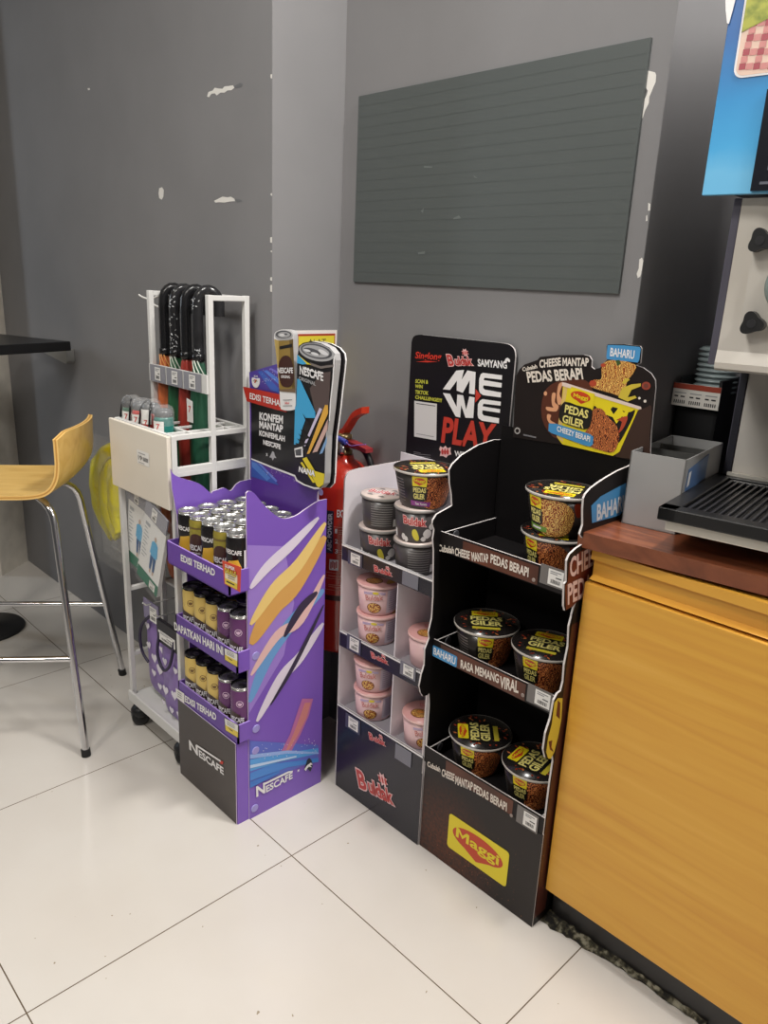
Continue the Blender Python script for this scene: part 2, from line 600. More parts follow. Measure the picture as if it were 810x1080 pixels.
def shell_pt(i, j, side):
    y, z = prof[i]
    tx = prof[min(i + 1, n - 1)][0] - prof[max(i - 1, 0)][0]; tz = prof[min(i + 1, n - 1)][1] - prof[max(i - 1, 0)][1]
    l = math.hypot(tx, tz); ny, nz = tz / l, -tx / l           # towards the outside / underside
    u = -1 + 2 * j / NL
    # rounded plan at front and at the top of the back
    wd = 0.169
    f = i / (n - 1)
    if f < 0.12:
        wd = 0.169 - 0.03 * ((0.12 - f) / 0.12) ** 2
    x = u * wd - 0.018
    back = max(0.0, (f - 0.55) / 0.45)
    yy = y - 0.030 * back * u * u; zz = z - 0.0 * u * u
    zz += 0.006 * (1 - back) * u * u
    if f > 0.9:
        zz -= 0.016 * max(0, abs(u) - 0.75) / 0.25 * (f - 0.9) / 0.1
    return Vector((x, yy + ny * TH * side, zz + nz * TH * side))


g = G()
topv = [A @ shell_pt(i, j, 0) for i in range(n) for j in range(NL + 1)]
botv = [A @ shell_pt(i, j, 1) for i in range(n) for j in range(NL + 1)]
q = NL + 1
g.add(topv, [(i * q + j, i * q + j + 1, (i + 1) * q + j + 1, (i + 1) * q + j) for i in range(n - 1) for j in range(NL)], ply, True)
g.add(botv, [(i * q + j, (i + 1) * q + j, (i + 1) * q + j + 1, i * q + j + 1) for i in range(n - 1) for j in range(NL)], ply, True)
for seq in ([i * q for i in range(n)], [i * q + NL for i in range(n)], list(range(NL + 1)), [(n - 1) * q + j for j in range(NL + 1)]):
    a = [topv[k] for k in seq]; b = [botv[k] for k in seq]; mm = len(a)
    mids = [a[k].lerp(b[k], 0.33) for k in range(mm)]; mids2 = [a[k].lerp(b[k], 0.66) for k in range(mm)]
    for p0_, p1_, ma in ((a, mids, M('ply_light', (224, 184, 110), rough=0.45)), (mids, mids2, M('ply_dark', (188, 138, 66), rough=0.5)), (mids2, b, M('ply_light'))):
        g.add(p0_ + p1_, [(k, k + 1, mm + k + 1, mm + k) for k in range(mm - 1)], ma)
g.build('seat_shell', st)
rub = M('black_rubber', (24, 24, 24), rough=0.7)
LEGS = {}
for sx in (1, -1):
    for nm, (bx, by, tx_, ty_) in (('rear', (0.229, 0.22, 0.116, 0.150)), ('front', (0.229, -0.24, 0.124, -0.13))):
        foot = Vector((sx * bx, by, 0.0)); hi = Vector((sx * tx_, ty_, 0.690))
        pts = [foot + Vector((0, 0, 0.012)), foot.lerp(hi, 0.5), foot.lerp(hi, 0.93)]
        inn = Vector((sx * tx_ * 0.75, ty_ * 0.72, 0.704))
        for tq in (0.25, 0.5, 0.75, 1.0):
            pa = foot.lerp(hi, 0.93); pts.append((pa * (1 - tq) ** 2 + hi * 2 * tq * (1 - tq) + inn * tq * tq))
        pts.append(Vector((sx * tx_ * 0.2, ty_ * 0.55, 0.704)))
        g = G(); g.tube([A @ p for p in pts], 0.0098, chrome, 14)
        lg = g.build('leg', st)
        g = G(); g.tube([A @ foot, A @ foot.lerp(hi, 0.03)], 0.0125, rub, 14); g.build('foot_cap', lg)
        LEGS[(sx, nm)] = (foot, hi)
g = G()
for sx in (1, -1):
    a = LEGS[(sx, 'rear')]; b = LEGS[(sx, 'front')]
    g.tube([A @ a[0].lerp(a[1], 0.40), A @ b[0].lerp(b[1], 0.40)], 0.0085, chrome, 12)
a = LEGS[(1, 'front')]; b = LEGS[(-1, 'front')]
g.tube([A @ a[0].lerp(a[1], 0.40), A @ b[0].lerp(b[1], 0.40)], 0.0085, chrome, 12)
g.build('footrest', st)
# ================================================================== WHITE WHEELED RACK
wht = M('white_powder_coat', (214, 213, 210), rough=0.45)
brd = M('grey_white_board', (226, 218, 204), rough=0.6, noise=0.02, nscale=8)
paper = M('label_paper', (232, 230, 226), rough=0.6)
ink = M('label_ink', (52, 50, 52), rough=0.6)
pocket = M('clear_grey_pocket', (150, 150, 158), rough=0.2, spec=0.6)
clear = M('clear_film', (235, 235, 235), rough=0.12, alpha=0.13)
clear2 = M('thin_clear_film', (235, 235, 235), rough=0.1, alpha=0.05)


def ticket(g, fr, x0, x1, z0, z1, off):
    """white price ticket with printed lines and a barcode"""
    w = x1 - x0; h = z1 - z0
    g.poly(fr, rect(x0, x1, z0, z1), off, paper)
    for a, b, c in ((0.12, 0.85, 0.86), (0.12, 0.6, 0.74), (0.5, 0.88, 0.52)):
        g.poly(fr, rect(x0 + w * a, x0 + w * b, z0 + h * (c - 0.035), z0 + h * (c + 0.03)), off + 0.0003, ink if c == 0.52 else M('label_faint', (150, 150, 152), rough=0.6))
    x = 0.2
    rr = random.Random(3)
    while x < 0.82:
        d = rr.choice((0.02, 0.035, 0.05)); g.poly(fr, rect(x0 + w * x, x0 + w * (x + d), z0 + h * 0.12, z0 + h * 0.36), off + 0.0003, ink); x += d + rr.choice((0.025, 0.04))


rk = thing('display_rack', 'white metal rack on black castors between the stool and the purple stand', 'rack', (0.59, 0.09, 0))
X0, X1 = 0.446, 0.736
b_ = 0.007
g = G()


def bar(g, p, q, h=0.007, mat=None):
    p = Vector(p); q = Vector(q)
    lo = [min(p[i], q[i]) - h for i in range(3)]; hi = [max(p[i], q[i]) + h for i in range(3)]
    k = 0.0004 if abs(p.x - q.x) > 0.01 else (0.0008 if abs(p.y - q.y) > 0.01 else 0.0)
    g.bbox(lo[0] + k, hi[0] - k, lo[1] + k, hi[1] - k, lo[2] + k, hi[2] - k, mat or wht, 0.0012)


F_, B_, R_ = -0.012, 0.097, 0.200
for x, y, z1 in ((X0, F_, 0.914), (X1, F_, 0.914), (X0, B_, 1.242), (X1, B_, 1.242), (X0, R_, 1.242), (X1, R_, 1.242)):
    bar(g, (x, y, 0.09), (x, y, z1))
for x in (X0, X1):
    bar(g, (x, B_, 1.242), (x, R_, 1.242)); bar(g, (x, F_, 0.916), (x, R_, 0.916)); bar(g, (x, F_, 0.836), (x, R_, 0.836)); bar(g, (x, F_ + 0.001, 0.8245), (x, R_ - 0.001, 0.8245), 0.0072)
    bar(g, (x, F_, 0.43), (x, R_, 0.43)); bar(g, (x, F_, 0.225), (x, R_, 0.225))
for z in (0.916, 0.43):
    for y in (R_,):
        bar(g, (X0, y, z), (X1, y, z))
bar(g, (X0, R_, 1.242), (X1, R_, 1.242), 0.006)
bar(g, (X0, F_, 0.916), (X1, F_, 0.916), 0.006)
g.build('frame', rk)
g = G()   # wire grid that separates the umbrellas
for y in (0.045, 0.156):
    bar(g, (X0, y, 0.918), (X1, y, 0.918), 0.0045)
for x in (0.51, 0.575, 0.64, 0.70):
    bar(g, (x, F_, 0.918), (x, R_, 0.918), 0.0042)
g.build('divider_grid', rk)
g = G(); g.bbox(0.432, 0.741, -0.031, -0.020, 0.737, 0.9205, brd, 0.002)
ff = front(-0.031)
px = ff.k((110, 420, 4.5), [(155, 235), (212, 250), (212, 325), (156, 305)])
xa, xb = px[0][0], px[1][0]; za, zb = px[3][1], px[0][1]
fb = g.build('front_panel', rk)
g = G(); g.poly(ff, rect(xa, xb, za, zb - 0.003), 0.0008, paper)
w_ = xb - xa; h_ = zb - 0.003 - za
g.text(ff, '19', (xa + .1 * w_, za + .28 * h_), (xa + .42 * w_, za + .28 * h_), (xa + .1 * w_, za + .62 * h_), ink, 0.02, 0.0012)
for k in range(5):
    g.poly(ff, rect(xa + (.5 + .09 * k) * w_, xa + (.55 + .09 * k) * w_, za + .3 * h_, za + .58 * h_), 0.0012, ink)
g.poly(ff, rect(xa + .12 * w_, xa + .7 * w_, za + .76 * h_, za + .82 * h_), 0.0012, M('label_faint', (150, 150, 152), rough=0.6))
g.poly(ff, rect(xa + .12 * w_, xa + .6 * w_, za + .1 * h_, za + .14 * h_), 0.0012, M('label_faint'))
g.build('price_label', fb)
g = G(); g.bbox(0.438, 0.742, -0.022, 0.205, 0.082, 0.094, wht, 0.002); g.bbox(0.438, 0.742, -0.026, -0.018, 0.076, 0.108, wht, 0.002); g.build('bottom_shelf', rk)
g = G(); g.bbox(0.44, 0.742, 0.10, 0.205, 0.424, 0.431, wht, 0.001); g.build('inner_shelf', rk)
fst = front(B_ - 0.012)
g = G(); g.box(X0, X1, B_ - 0.012, B_ - 0.006, 1.014, 1.060, wht)
for a, b in ((0.452, 0.535), (0.541, 0.622), (0.628, 0.712)):
    g.poly(fst, rect(a, b, 1.015, 1.059), 0.001, pocket); ticket(g, fst, a + 0.028, a + 0.058, 1.020, 1.054, 0.002)
g.build('ticket_strip', rk)
for x, y in ((0.462, 0.002), (0.715, 0.002), (0.462, 0.185), (0.715, 0.185)):
    g = G()
    ax = Matrix.Translation((x, y - 0.004, 0.026)) @ Matrix.Rotation(math.radians(70), 4, 'Z') @ Matrix.Rotation(PI / 2, 4, 'X')
    g.lathe([(0.018, -0.022), (0.025, -0.018), (0.026, -0.006), (0.024, -0.003), (0.024, 0.003), (0.026, 0.006), (0.025, 0.018), (0.018, 0.022)], blkp, 22, (0, 0, 0), ax)
    cs = g.build('castor', rk)
    g = G(); g.lathe([(0.026, 0.026), (0.031, 0.036), (0.030, 0.048), (0.022, 0.058), (0.008, 0.062), (0.008, 0.083)], blkp, 18, (x, y, 0)); g.build('castor_hood', cs)
# wire hooks
for z, y0 in ((1.228, 0.15), (1.205, 0.19)):
    g = G(); g.tube(smooth_pts([(X0, y0, z + 0.012), (X0 - 0.03, y0 - 0.01, z + 0.008), (X0 - 0.06, y0 - 0.02, z - 0.004), (X0 - 0.085, y0 - 0.03, z), (X0 - 0.1, y0 - 0.034, z + 0.006)], 3), 0.0025, wht, 8); g.build('wire_hook', rk)
for x, z in ((0.49, 0.735), (0.585, 0.735), (0.66, 0.735)):
    g = G(); g.tube([(x, R_, z), (x, -0.02, z), (x, -0.03, z + 0.012)], 0.0022, wht, 8); g.build('wire_hook', rk)
for x, z in ((0.53, 0.405), (0.60, 0.395)):
    g = G(); g.tube([(x, R_, z), (x, 0.0, z), (x, -0.01, z + 0.010)], 0.0022, wht, 8); g.build('wire_hook', rk)
g = G(); g.tube([(X0, 0.03, 0.828), (X0 - 0.10, 0.03, 0.828), (X0 - 0.11, 0.03, 0.836)], 0.0024, wht, 8); g.build('wire_hook', rk)

# ---- long umbrellas standing in the rack
ucol = {'orange': (186, 100, 58), 'green': (38, 86, 56), 'red': (152, 52, 42), 'dark': (34, 76, 56)}
urel = [('orange', 0.470, 'orange', 'leftmost of the four in the rack'), ('green', 0.526, 'green and white', 'second from the left in the rack'),
        ('red', 0.582, 'red', 'third from the left in the rack'), ('dark', 0.640, 'dark green', 'rightmost of the four in the rack')]
blkh = M('black_handle', (24, 24, 26), rough=0.25)
crinkle = ramp_mat('crinkled_film', 'noise', [(0.52, (24, 24, 26)), (0.64, (205, 205, 205))], 90, rough=0.15, detail=3, distort=1.5)
for i, (cn, ux, cw, where) in enumerate(urel):
    uy = 0.122
    t = thing('umbrella', f'folded {cw} umbrella with curved black handle, {where}', 'umbrella', (ux, uy, 0.431), 0, 'folded umbrellas in the white rack')
    cm = M('umbrella_' + cn, ucol[cn], rough=0.35, noise=0.25, nscale=25, stretch=(3, 3, 0.5))
    g = G()
    pr = [(0.004, 0.436), (0.012, 0.45), (0.022, 0.52), (0.027, 0.7), (0.0265, 0.9), (0.0225, 1.02), (0.015, 1.075), (0.010, 1.088)]
    seg = 24; vs = []
    for r, z in pr:
        for k in range(seg):
            th = 2 * PI * k / seg
            rr = r * (1 + 0.16 * math.cos(6 * th + z * 9)); vs.append((ux + rr * math.cos(th), uy + rr * math.sin(th), z))
    g.add(vs, [(a * seg + k, a * seg + (k + 1) % seg, (a + 1) * seg + (k + 1) % seg, (a + 1) * seg + k) for a in range(len(pr) - 1) for k in range(seg)], cm, True)
    g.build('canopy', t)
    if cn in ('green', 'dark', 'orange'):
        g = G(); wc = M('umbrella_stripe_' + cn, (205, 214, 200) if cn != 'orange' else (226, 160, 92), rough=0.4)
        for k in range(3):
            pts = []
            for s_ in range(10):
                z = 1.085 - 0.005 * s_; a = -1.9 + 0.55 * k + s_ * 0.13
                rr = 0.012 + 0.0006 * s_ + 0.0035; pts.append((ux + rr * math.cos(a), uy + rr * math.sin(a), z))
            g.tube(pts, [0.0018] * 10, wc, 6)
        g.build('stripe', t)
    g = G(); g.lathe([(0.012, 1.082), (0.016, 1.084), (0.016, 1.100), (0.010, 1.104)], blkh, 18, (ux, uy, 0)); g.build('collar', t)
    hk = [(ux, uy, 1.095), (ux, uy, 1.15), (ux, uy, 1.21)]
    for k in range(1, 10):
        a = PI * k / 9 * 0.95
        hk.append((ux + 0.012 * (1 - math.cos(a)), uy - 0.024 * math.cos(a) + 0.024, 1.222 + 0.036 * math.sin(a)))
    hk.append((hk[-1][0], hk[-1][1], 1.195))
    g = G(); g.tube(hk, 0.0135, blkh if i in (0, 2) else M('wrapped_handle', (38, 38, 40), rough=0.18), 16); h = g.build('handle', t)
    # glints of the crinkled handle wrap, painted as pale flecks
    g = G()
    if i in (1, 3):
        rr = random.Random(i)
        for k in range(46):
            z = 1.105 + rr.random() * (0.15 if i == 1 else 0.13); a = rr.uniform(-2.9, -0.2); w = rr.uniform(.003, .007)
            if i == 3 and 1.12 < z < 1.2: continue
            c = Vector((ux + 0.0147 * math.cos(a), uy + 0.0147 * math.sin(a), z)); zt = rr.uniform(-.006, .006)
            a2 = a + w / 0.0147
            d = Vector((ux + 0.0147 * math.cos(a2), uy + 0.0147 * math.sin(a2), z + zt))
            mid = (c + d) / 2 + Vector((math.cos(a), math.sin(a), 0)) * 0.0012
            g.add([c, d, mid + Vector((0, 0, .0022)), mid - Vector((0, 0, .0015))], [(0, 3, 1), (0, 1, 2)], M('film_glint', (188, 190, 192), rough=0.2))
        if g.f: g.build('handle_glints', h)['kind'] = 'stuff'
    if cn == 'dark':
        g = G(); lf = front(uy - 0.0315); g.slab(lf, [(ux - 0.012, 0.93), (ux + 0.016, 0.93), (ux + 0.016, 0.985), (ux - 0.012, 0.99)], 0.0008, paper); 
        g.text(lf, '7', (ux - 0.004, 0.955), (ux + 0.008, 0.955), (ux - 0.004, 0.972), M('print_red', (200, 50, 36), rough=0.5), 0.02, 0.0005); g.build('label', t)

# ---- compact umbrellas standing in the front box
comp = [(0.470, (36, 96, 66), 'green', 'leftmost in the box', 0.974), (0.524, (196, 52, 44), 'red', 'second from left in the box', 0.974),
        (0.577, (180, 48, 42), 'grey and red', 'third from left in the box', 0.978), (0.640, (30, 118, 108), 'teal', 'rightmost in the box', 0.972)]
for i, (cx, c, cw, where, zt) in enumerate(comp):
    cy = 0.018
    t = thing('compact_umbrella', f'short {cw} folding umbrella, {where} of the white rack', 'umbrella', (cx, cy, 0.80), 0, 'short wrapped umbrellas in the rack box')
    cm = M('compact_' + cw.replace(' ', '_'), c, rough=0.3, noise=0.2, nscale=30)
    g = G(); g.lathe([(0.010, 0.80), (0.021, 0.805), (0.024, 0.86), (0.024, 0.945), (0.021, 0.953)], [cm, cm, cm, cm], 22, (cx, cy, 0)); g.build('canopy', t)
    grey = M('grey_handle', (88, 90, 92), rough=0.25)
    g = G(); g.lathe([(0.021, 0.948), (0.0225, 0.955), (0.0225, zt - 0.01), (0.017, zt - 0.002), (0.004, zt)], blkh if i in (0,) else grey, 22, (cx, cy, 0)); g.build('handle', t)
    g = G()
    lp = []
    for k in range(13):
        a = PI * k / 12
        lp.append((cx + 0.024 * math.cos(a) + 0.003, cy - 0.018 + 0.01 * math.sin(a), zt - 0.02 + 0.026 * math.sin(a)))
    lp = [(lp[0][0], lp[0][1] - 0.006, zt - 0.075)] + lp + [(lp[-1][0], lp[-1][1] - 0.006, zt - 0.06)]
    if i != 1 and i != 3:
        g.tube(smooth_pts(lp, 2), 0.0028, blkh, 6); g.build('wrist_strap', t)
    wr = Wrap(-PI / 2 + 0.35, [(0.0252, 0.8), (0.0252, 1.0)], (cx, cy, 0))
    g = G(); wpoly(g, wr, rect(-0.014, 0.018, 0.915 if i != 2 else 0.925, 0.942 if i != 2 else 0.962), 0.0003, paper, 0.004)
    g.text(wr, '7', (-0.002, 0.922), (0.008, 0.922), (-0.002, 0.936), M('print_red', (200, 50, 36), rough=0.5), 0.02, 0.0008)
    g.build('label', t)
    g = G(); g.lathe([(0.0262, 0.93), (0.0268, 0.965), (0.022, zt + 0.004), (0.010, zt + 0.010)], clear, 18, (cx, cy, 0), cap0=False, cap1=False); g.build('clear_wrap', t)

# ---- raincoat packs hanging at the front
def raincoat(cx, y, zt, zb, w, tilt, label, ybot):
    A = Matrix.Translation((cx, y, zt)) @ Matrix.Rotation(tilt, 4, 'Y')
    t = thing('raincoat_pack', label, 'raincoat pack', (cx, y, zb), 0, 'raincoat packs hanging on the white rack')
    o = A @ Vector((0, 0, 0)); u = (A.to_3x3() @ Vector((1, 0, 0))); v = (A.to_3x3() @ Vector((0, 0.0, 1)))
    fr = Fr(o, u, v); h = zt - zb
    W2 = w / 2
    g = G()
    g.slab(fr, rect(-W2, W2, -h, -0.03), 0.010, M('pack_white', (228, 228, 226), rough=0.3), off=0.0)
    g.poly(fr, rect(-W2, W2, -h, -h + 0.034), 0.0006, M('pack_green', (34, 110, 84), rough=0.35))
    for k in range(9):
        z = -0.07 - k * 0.011
        g.poly(fr, rect(-W2 + 0.008, -W2 + 0.008 + 0.03 * (0.5 + 0.5 * ((k * 7) % 5) / 5), z, z + 0.003), 0.0006, M('pack_grey_print', (168, 172, 176), rough=0.4))
    g.poly(fr, rect(-W2 + 0.010, -W2 + 0.034, -0.060, -0.050), 0.0006, M('pack_grey_print'))
    ticket(g, fr, W2 - 0.045, W2 - 0.015, -h + 0.004, -h + 0.026, 0.0009)
    # printed model wearing the raincoat
    cxp = 0.012
    sb = M('print_sky_blue', (92, 172, 216), rough=0.4); nb = M('print_navy', (40, 84, 134), rough=0.4); sk = M('print_skin', (196, 168, 150), rough=0.4)
    tp = -0.055 - 0.02
    g.poly(fr, ell(cxp, tp, 0.0055, 0.0075, 12), 0.0007, sk)
    g.poly(fr, [(cxp - 0.006, tp - 0.008), (cxp + 0.006, tp - 0.008), (cxp + 0.015, tp - 0.014), (cxp + 0.019, tp - 0.05), (cxp + 0.013, tp - 0.052), (cxp + 0.013, tp - 0.056), (cxp - 0.013, tp - 0.056), (cxp - 0.013, tp - 0.052), (cxp - 0.019, tp - 0.05), (cxp - 0.015, tp - 0.014)], 0.0007, sb)
    for s_ in (-1, 1):
        g.poly(fr, [(cxp + s_ * 0.0005, tp - 0.056), (cxp + s_ * 0.0145, tp - 0.056), (cxp + s_ * 0.013, tp - 0.098), (cxp + s_ * 0.004, tp - 0.10)], 0.0007, nb)
        g.poly(fr, rect(min(cxp + s_ * 0.004, cxp + s_ * 0.011), max(cxp + s_ * 0.004, cxp + s_ * 0.011), tp - 0.11, tp - 0.099), 0.0007, sk)
    g.build('pack', t)
    g = G(); g.slab(fr, rect(-W2, W2, -0.032, 0.012), 0.004, pocket, off=0.002); ticket(g, fr, -0.020, 0.006, -0.028, 0.006, 0.0026); g.build('price_header', t)
    g = G(); g.slab(fr, rect(-W2 - 0.003, W2 + 0.003, -h - 0.012, 0.0), 0.016, clear2, off=0.003); g.build('clear_wrap', t)


raincoat(0.520, 0.000, 0.722, 0.500, 0.112, math.radians(10), 'white raincoat pack with blue figure hanging in front of the yellow bundle', 0)
raincoat(0.668, -0.026, 0.712, 0.480, 0.112, math.radians(19), 'tilted white raincoat pack with blue figure, nearer the purple stand', 0)
raincoat(0.700, 0.045, 0.69, 0.45, 0.095, math.radians(6), 'half hidden raincoat pack behind the front one, beside the rack post', 0)

# ---- yellow padded covers in clear bags on the left side
yel = M('yellow_vinyl', (216, 206, 40), rough=0.28, noise=0.12, nscale=22)
YL = [(0.062, [(122, 474), (110, 481), (103, 494), (101, 512), (104, 532), (110, 550), (119, 566)], 'folded yellow raincoat in clear bag, farthest left on the rack side'),
      (0.036, [(124, 490), (116, 497), (112, 512), (112, 532), (116, 550), (124, 566)], 'folded yellow raincoat in clear bag, middle one on the rack side'),
      (0.010, [(128, 500), (123, 510), (121, 526), (122, 545), (127, 562)], 'folded yellow raincoat in clear bag, nearest the grey white panel')]
for i, (cy, pxs, lb) in enumerate(YL):
    fy = front(cy)
    ctr = [(a, cy, b) for a, b in (fy.px(*q) for q in pxs)]
    cx = ctr[len(ctr) // 2][0]; zt = ctr[0][2]; zl = ctr[-1][2]
    t = thing('folded_raincoat', lb, 'raincoat', (cx, cy, zl), 0, 'folded yellow raincoats on the rack side')
    cpts = smooth_pts(ctr, 6); nn = len(cpts); g = G(); seg = 18; vs = []
    for k, pnt in enumerate(cpts):
        f = k / (nn - 1); r = 0.016 + 0.020 * math.sin(PI * min(1, f * 0.92 + 0.05))
        tx = Vector(cpts[min(k + 1, nn - 1)]) - Vector(cpts[max(k - 1, 0)]); tx.normalize(); nrm = Vector((tx.z, 0, -tx.x))
        for a in range(seg):
            th = 2 * PI * a / seg
            rip = 1 + 0.10 * math.sin(5 * th + 9 * f) + 0.07 * math.sin(23 * f + 2 * th) + 0.05 * math.sin(41 * f + th)
            vs.append(tuple(Vector(pnt) + nrm * (r * math.cos(th) * rip) + Vector((0, 1, 0)) * (0.012 * math.sin(th) * rip)))
    fs_ = [(a * seg + b, a * seg + (b + 1) % seg, (a + 1) * seg + (b + 1) % seg, (a + 1) * seg + b) for a in range(nn - 1) for b in range(seg)]
    g.add(vs, fs_ + [list(range(seg))[::-1], [(nn - 1) * seg + b for b in range(seg)]], yel, True); g.build('folded_vinyl', t)
    g = G(); vs = []
    xl = min(p[0] for p in ctr) - 0.04; xr = max(p[0] for p in ctr) + 0.02
    lev = [zt + 0.02, zt - 0.05, zt - 0.15, zl, zl - 0.06, zl - 0.11 + 0.03 * i]
    for q_, z in enumerate(lev):
        for a in range(16):
            th = 2 * PI * a / 16; rip = 1 + 0.05 * math.sin(3 * th + z * 40) + (0.04 * math.sin(5 * th + z * 90) if q_ > 2 else 0)
            vs.append(((xl + xr) / 2 + (xr - xl) / 2 * math.cos(th) * rip * (0.75 if q_ == 0 else 1), cy + (0.0125 if q_ < 4 else 0.004) * math.sin(th) * rip, z))
    g.add(vs, [(a * 16 + b, a * 16 + (b + 1) % 16, (a + 1) * 16 + (b + 1) % 16, (a + 1) * 16 + b) for a in range(len(lev) - 1) for b in range(16)], M('bag_film', (235, 235, 230), rough=0.1, alpha=0.08), True)
    g.build('clear_bag', t)

# ---- purple pouches printed with hearts, low in the rack
pur = M('pouch_purple', (138, 112, 176), rough=0.4, noise=0.06, nscale=12)
hw = M('pouch_heart', (232, 226, 236), rough=0.45)


def heart(cx, cy, r, rot=0.0):
    o = []
    for k in range(20):
        a = 2 * PI * k / 20
        x = 16 * math.sin(a) ** 3; y = 13 * math.cos(a) - 5 * math.cos(2 * a) - 2 * math.cos(3 * a) - math.cos(4 * a)
        x *= r / 16; y *= r / 16
        o.append((cx + x * math.cos(rot) - y * math.sin(rot), cy + x * math.sin(rot) + y * math.cos(rot)))
    return o


def pouch(cx, y, zt, label, hearts, w, header):
    t = thing('heart_pouch', label, 'pouch', (cx, y, zt - 0.28), 0, 'purple heart pouches hanging in the rack')
    fr = front(y - 0.012, cx, zt); g = G()
    out = smooth_pts([(-w, -0.07), (-w * 1.02, -0.18), (-w * 0.9, -0.27), (0, -0.285), (w * 0.9, -0.28), (w * 1.02, -0.19), (w, -0.08), (w * 0.5, -0.055), (-w * 0.5, -0.05)], 3, True)
    c = (0.0, -0.17)
    # puffed front and back
    rings = []
    for sgn in (1, -1):
        vs = [fr.p(*c, 0.012 * sgn - 0.012)]
        for f, d in ((0.6, 0.009), (0.88, 0.004), (1.0, 0.0)):
            vs += [fr.p(c[0] + (a - c[0]) * f, c[1] + (b - c[1]) * f, d * sgn - 0.012) for a, b in out]
        m_ = len(out); fs_ = [(0, 1 + k, 1 + (k + 1) % m_) for k in range(m_)]
        for q_ in range(2):
            fs_ += [(1 + q_ * m_ + k, 1 + (q_ + 1) * m_ + k, 1 + (q_ + 1) * m_ + (k + 1) % m_, 1 + q_ * m_ + (k + 1) % m_) for k in range(m_)]
        g.add(vs, fs_, pur, True)
    for hx, hz, hr, ro in hearts:
        g.poly(fr, heart(hx * w, hz, hr, ro), 0.0008, hw)
    body = g.build('pouch', t)
    dk = M('pouch_strap', (44, 36, 62), rough=0.5)
    g = G()
    if header:
        g.tube(smooth_pts([fr.p(-w * 0.2, -0.035, 0.004), fr.p(-w * 0.75, -0.07, 0.01), fr.p(-w * 1.0, -0.115, 0.012), fr.p(-w * 0.85, -0.16, 0.012), fr.p(-w * 0.45, -0.185, 0.008)], 4), 0.0042, dk, 8)
    else:
        g.tube(smooth_pts([fr.p(-w * 0.7, -0.03, 0.004), fr.p(-w * 0.75, -0.09, 0.012), fr.p(-w * 0.2, -0.13, 0.014), fr.p(w * 0.4, -0.10, 0.012), fr.p(w * 0.6, -0.03, 0.004)], 4), 0.0042, dk, 8)
    g.build('strap', t)
    g = G()
    if header:
        g.slab(fr, rect(-w * 0.75, w * 0.55, -0.05, 0.01), 0.003, M('header_clear_purple', (136, 128, 160), rough=0.25), off=0.004); ticket(g, fr, -w * 0.2, w * 0.4, -0.047, -0.002, 0.0046)
    else:
        g.slab(fr, rect(-w * 0.9, w * 0.9, -0.06, 0.005), 0.012, M('pouch_band', (34, 32, 38), rough=0.5), off=0.006); ticket(g, fr, -w * 0.75, w * 0.75, -0.05, -0.022, 0.0066)
    g.build('price_header', t)


pouch(0.535, 0.030, 0.400, 'purple pouch with white hearts behind a price header, low in the white rack', [(-0.6, -0.075, 0.013, 0), (-0.55, -0.135, 0.013, 0.3), (-0.1, -0.165, 0.016, 0.2), (-0.2, -0.215, 0.013, 0), (0.35, -0.19, 0.018, -0.1), (0.3, -0.245, 0.012, 0.1), (0.6, -0.12, 0.012, 0.2)], 0.066, True)
pouch(0.652, 0.012, 0.385, 'purple heart pouch with black top band, beside the purple stand', [(-0.45, -0.115, 0.013, 0.1), (0.5, -0.12, 0.012, -0.1), (-0.5, -0.205, 0.016, 0.0), (0.3, -0.2, 0.016, 0.2), (0.0, -0.255, 0.012, 0), (0.65, -0.25, 0.011, 0.2), (-0.75, -0.25, 0.009, 0)], 0.06, False)
# ================================================================== PURPLE COFFEE CAN STAND
pp = M('stand_purple', (126, 90, 188), rough=0.38, noise=0.02, nscale=5)
ppd = M('stand_purple_deep', (92, 56, 150), rough=0.38)
ppl = M('stand_lavender', (158, 128, 210), rough=0.38)
cut = M('card_cut_edge', (206, 192, 214), rough=0.7)
brn = M('stand_dark_brown', (58, 50, 48), rough=0.35)
wtx = M('print_white', (236, 234, 234), rough=0.4)
red_p = M('print_red', (200, 50, 36), rough=0.5)
cN1 = (170, 490, 4.5); cN2 = (170, 670, 4.5); cN3 = (120, 600, 4.156); cH1 = (250, 340, 6.75); cH2 = (250, 430, 6.75)
ns = thing('can_display_stand', 'purple cardboard can stand with three trays in front of the white rack', 'display stand', (0.893, 0.09, 0))
LX, RX, YF, YK = 0.757, 1.031, -0.035, 0.224
# base with its dark front panel
g = G(); g.box(LX, RX - 0.002, YF, YK - 0.004, 0.0, 0.226, pp)
ff = front(YF)
g.slab(ff, rect(LX + 0.001, RX - 0.004, 0.002, 0.229), 0.002, brn, cut, off=0.003)
base = g.build('base', ns)
fb = front(YF - 0.003)
g = G()
g.text(fb, 'N', *fb.k(cN2, [(136, 541), (177, 572), (133, 495)]), wtx, 0.03, 0.0012)
g.text(fb, 'ESCAFE', *fb.k(cN2, [(182, 576), (299, 664), (180, 541)]), wtx, 0.03, 0.0012)
g.poly(fb, fb.k(cN2, [(168, 516), (284, 592), (284, 601), (170, 527)]), 0.0014, wtx)
g.poly(fb, fb.k(cN2, [(279, 606), (287, 594), (298, 600), (293, 613)]), 0.0014, red_p)
g.build('logo', base)

